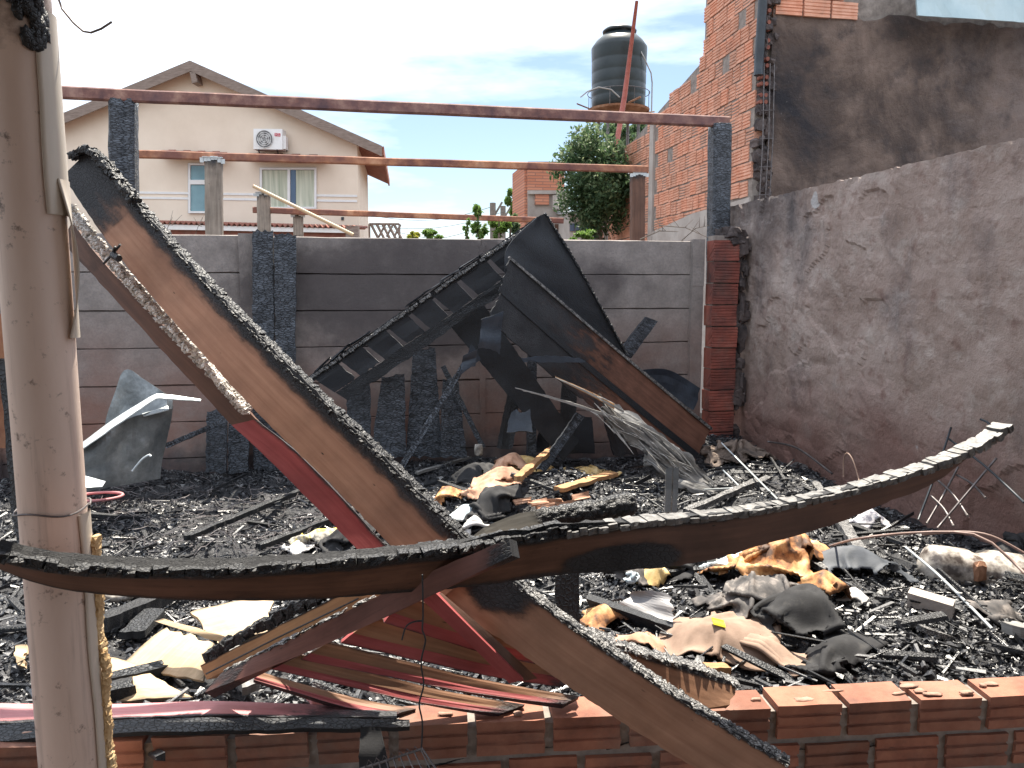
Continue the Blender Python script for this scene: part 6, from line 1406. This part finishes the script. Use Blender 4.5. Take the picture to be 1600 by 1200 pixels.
wire('bent_strap', [onrub(1300, 640, .8) if False else atX(1200, 690, 3.2), atX(1245, 700, 3.22), atX(1300, 740, 3.2)], .008, STEEL, 'curved dark strap leaning at the foot of the plaster wall', group='bent wires on the right')
# white water-heater cylinder, half buried
wh = empty('white_cylinder', onrub(1520, 885), 'half-buried white enamel cylinder at the right, scorched and dented', 'cylinder')
m = MB(); ca = onrub(1436, 888, .035); cb2 = onrub(1612, 906, .02); ax = (cb2 - ca).normalized(); d1 = ax.cross(V(0, 0, 1)).normalized(); z1 = d1.cross(ax); n_ = 24; seg = 36
for i in range(n_ + 1):
    s_ = i / n_; p = ca.lerp(cb2, s_); rr = .115 * (1 - max(0, (.12 - s_) / .12) ** 2 * .8) 
    for k in range(seg):
        a_ = 2 * math.pi * k / seg; r2 = rr * (1 + .08 * mn.noise(V(math.cos(a_) * 1.5, math.sin(a_) * 1.5, s_ * 3)))
        if .42 < s_ < .62 and math.sin(a_) > 0: r2 *= 1 - .16 * math.sin((s_ - .42) / .2 * math.pi)
        m.v.append(p + (d1 * math.cos(a_) + z1 * math.sin(a_)) * r2)
for i in range(n_):
    for k in range(seg): k2 = (k + 1) % seg; m.f.append((i * seg + k, i * seg + k2, (i + 1) * seg + k2, (i + 1) * seg + k))
m.f.append(tuple(reversed(range(seg)))); m.f.append(tuple(n_ * seg + k for k in range(seg))); m.build('shell', WH, wh, smooth=True)
m = MB(); block(m, onrub(1530, 893, .06), (.05, .04, .08), (V(1, 0, 0), V(0, 1, 0), V(0, 0, 1)), .5, .3); m.build('flange', RUSTP, wh)
# fallen block and wooden stub
bl_ = MB(); a, b = onrub(1420, 935, .03), onrub(1490, 955, .03); ax = (b - a).normalized(); y1 = V(0, 0, 1).cross(ax).normalized(); bl_.box((a + b) / 2, ((b - a).length, .08, .07), (ax, y1, V(0, 0, 1))); o = bl_.build('fallen_block', CEM); tag(o, 'oblong grey-brown block lying in the right rubble', 'block')
ashwood((1095, 1052), (1138, 1052), .05, .03, WOODOR, 'short orange offcut tucked behind the bowed plank', cat='offcut', ch=.05)
ashwood((1430, 985), (1480, 1000), .05, .02, CHARASH, 'small ashy shard in the right rubble', cat='shard', ch=.3)
ashwood((1575, 985), (1605, 1000), .07, .04, WOODSILV, 'pale grey chunk at the right edge above the wall', cat='chunk', ch=.1)

# black rag caught on the front of the low wall
hp_ = [D(560, 1133, 1.93), D(585, 1130, 1.93), D(612, 1210, 1.90)]; o = slab('burnt_rag', [D(562, 1135, 1.94), D(596, 1138, 1.94)], [D(556, 1230, 1.86), D(618, 1230, 1.86)], .008, BLACKC, None, nu=24, nv=24, je=.01, jt=.006, wob=.02); tag(o, 'black burnt rag hanging on the front face of the low brick wall', 'rag')

for (a, b, c_, d_, y, mt, lab) in (((880, 590), (872, 712), (902, 596), (898, 712), 5.9, CHAR, 'narrow black board upright in the collapsed corner, right of the thin post'),
        ((805, 560), (775, 705), (822, 566), (800, 705), 6.0, CHAR, 'narrow black board leaning left inside the collapsed corner'),
        ((935, 625), (960, 715), (965, 628), (1000, 715), 5.8, CHARFLAT, 'broad black board behind the silvery splinters'),
        ((850, 640), (835, 710), (925, 648), (930, 712), 6.1, CHARFLAT, 'low black panel at the back of the collapsed corner'),
        ((905, 640), (838, 735), (915, 648), (850, 742), 5.5, CHARV, 'cracked black stick running down to the yellow sheet'),
        ((800, 640), (790, 680), (828, 636), (832, 676), 5.6, CHARSHEET, 'frayed slate-black brush hanging in the collapsed corner')):
    o = slab('charred_board', [atY(*a, y), atY(*b, y - .08)], [atY(*c_, y), atY(*d_, y - .08)], .025, mt, None, jt=.008, jb=.008, je=.04, wob=.015, scale=20); tag(o, lab, 'board', 'charred boards inside the collapsed corner')
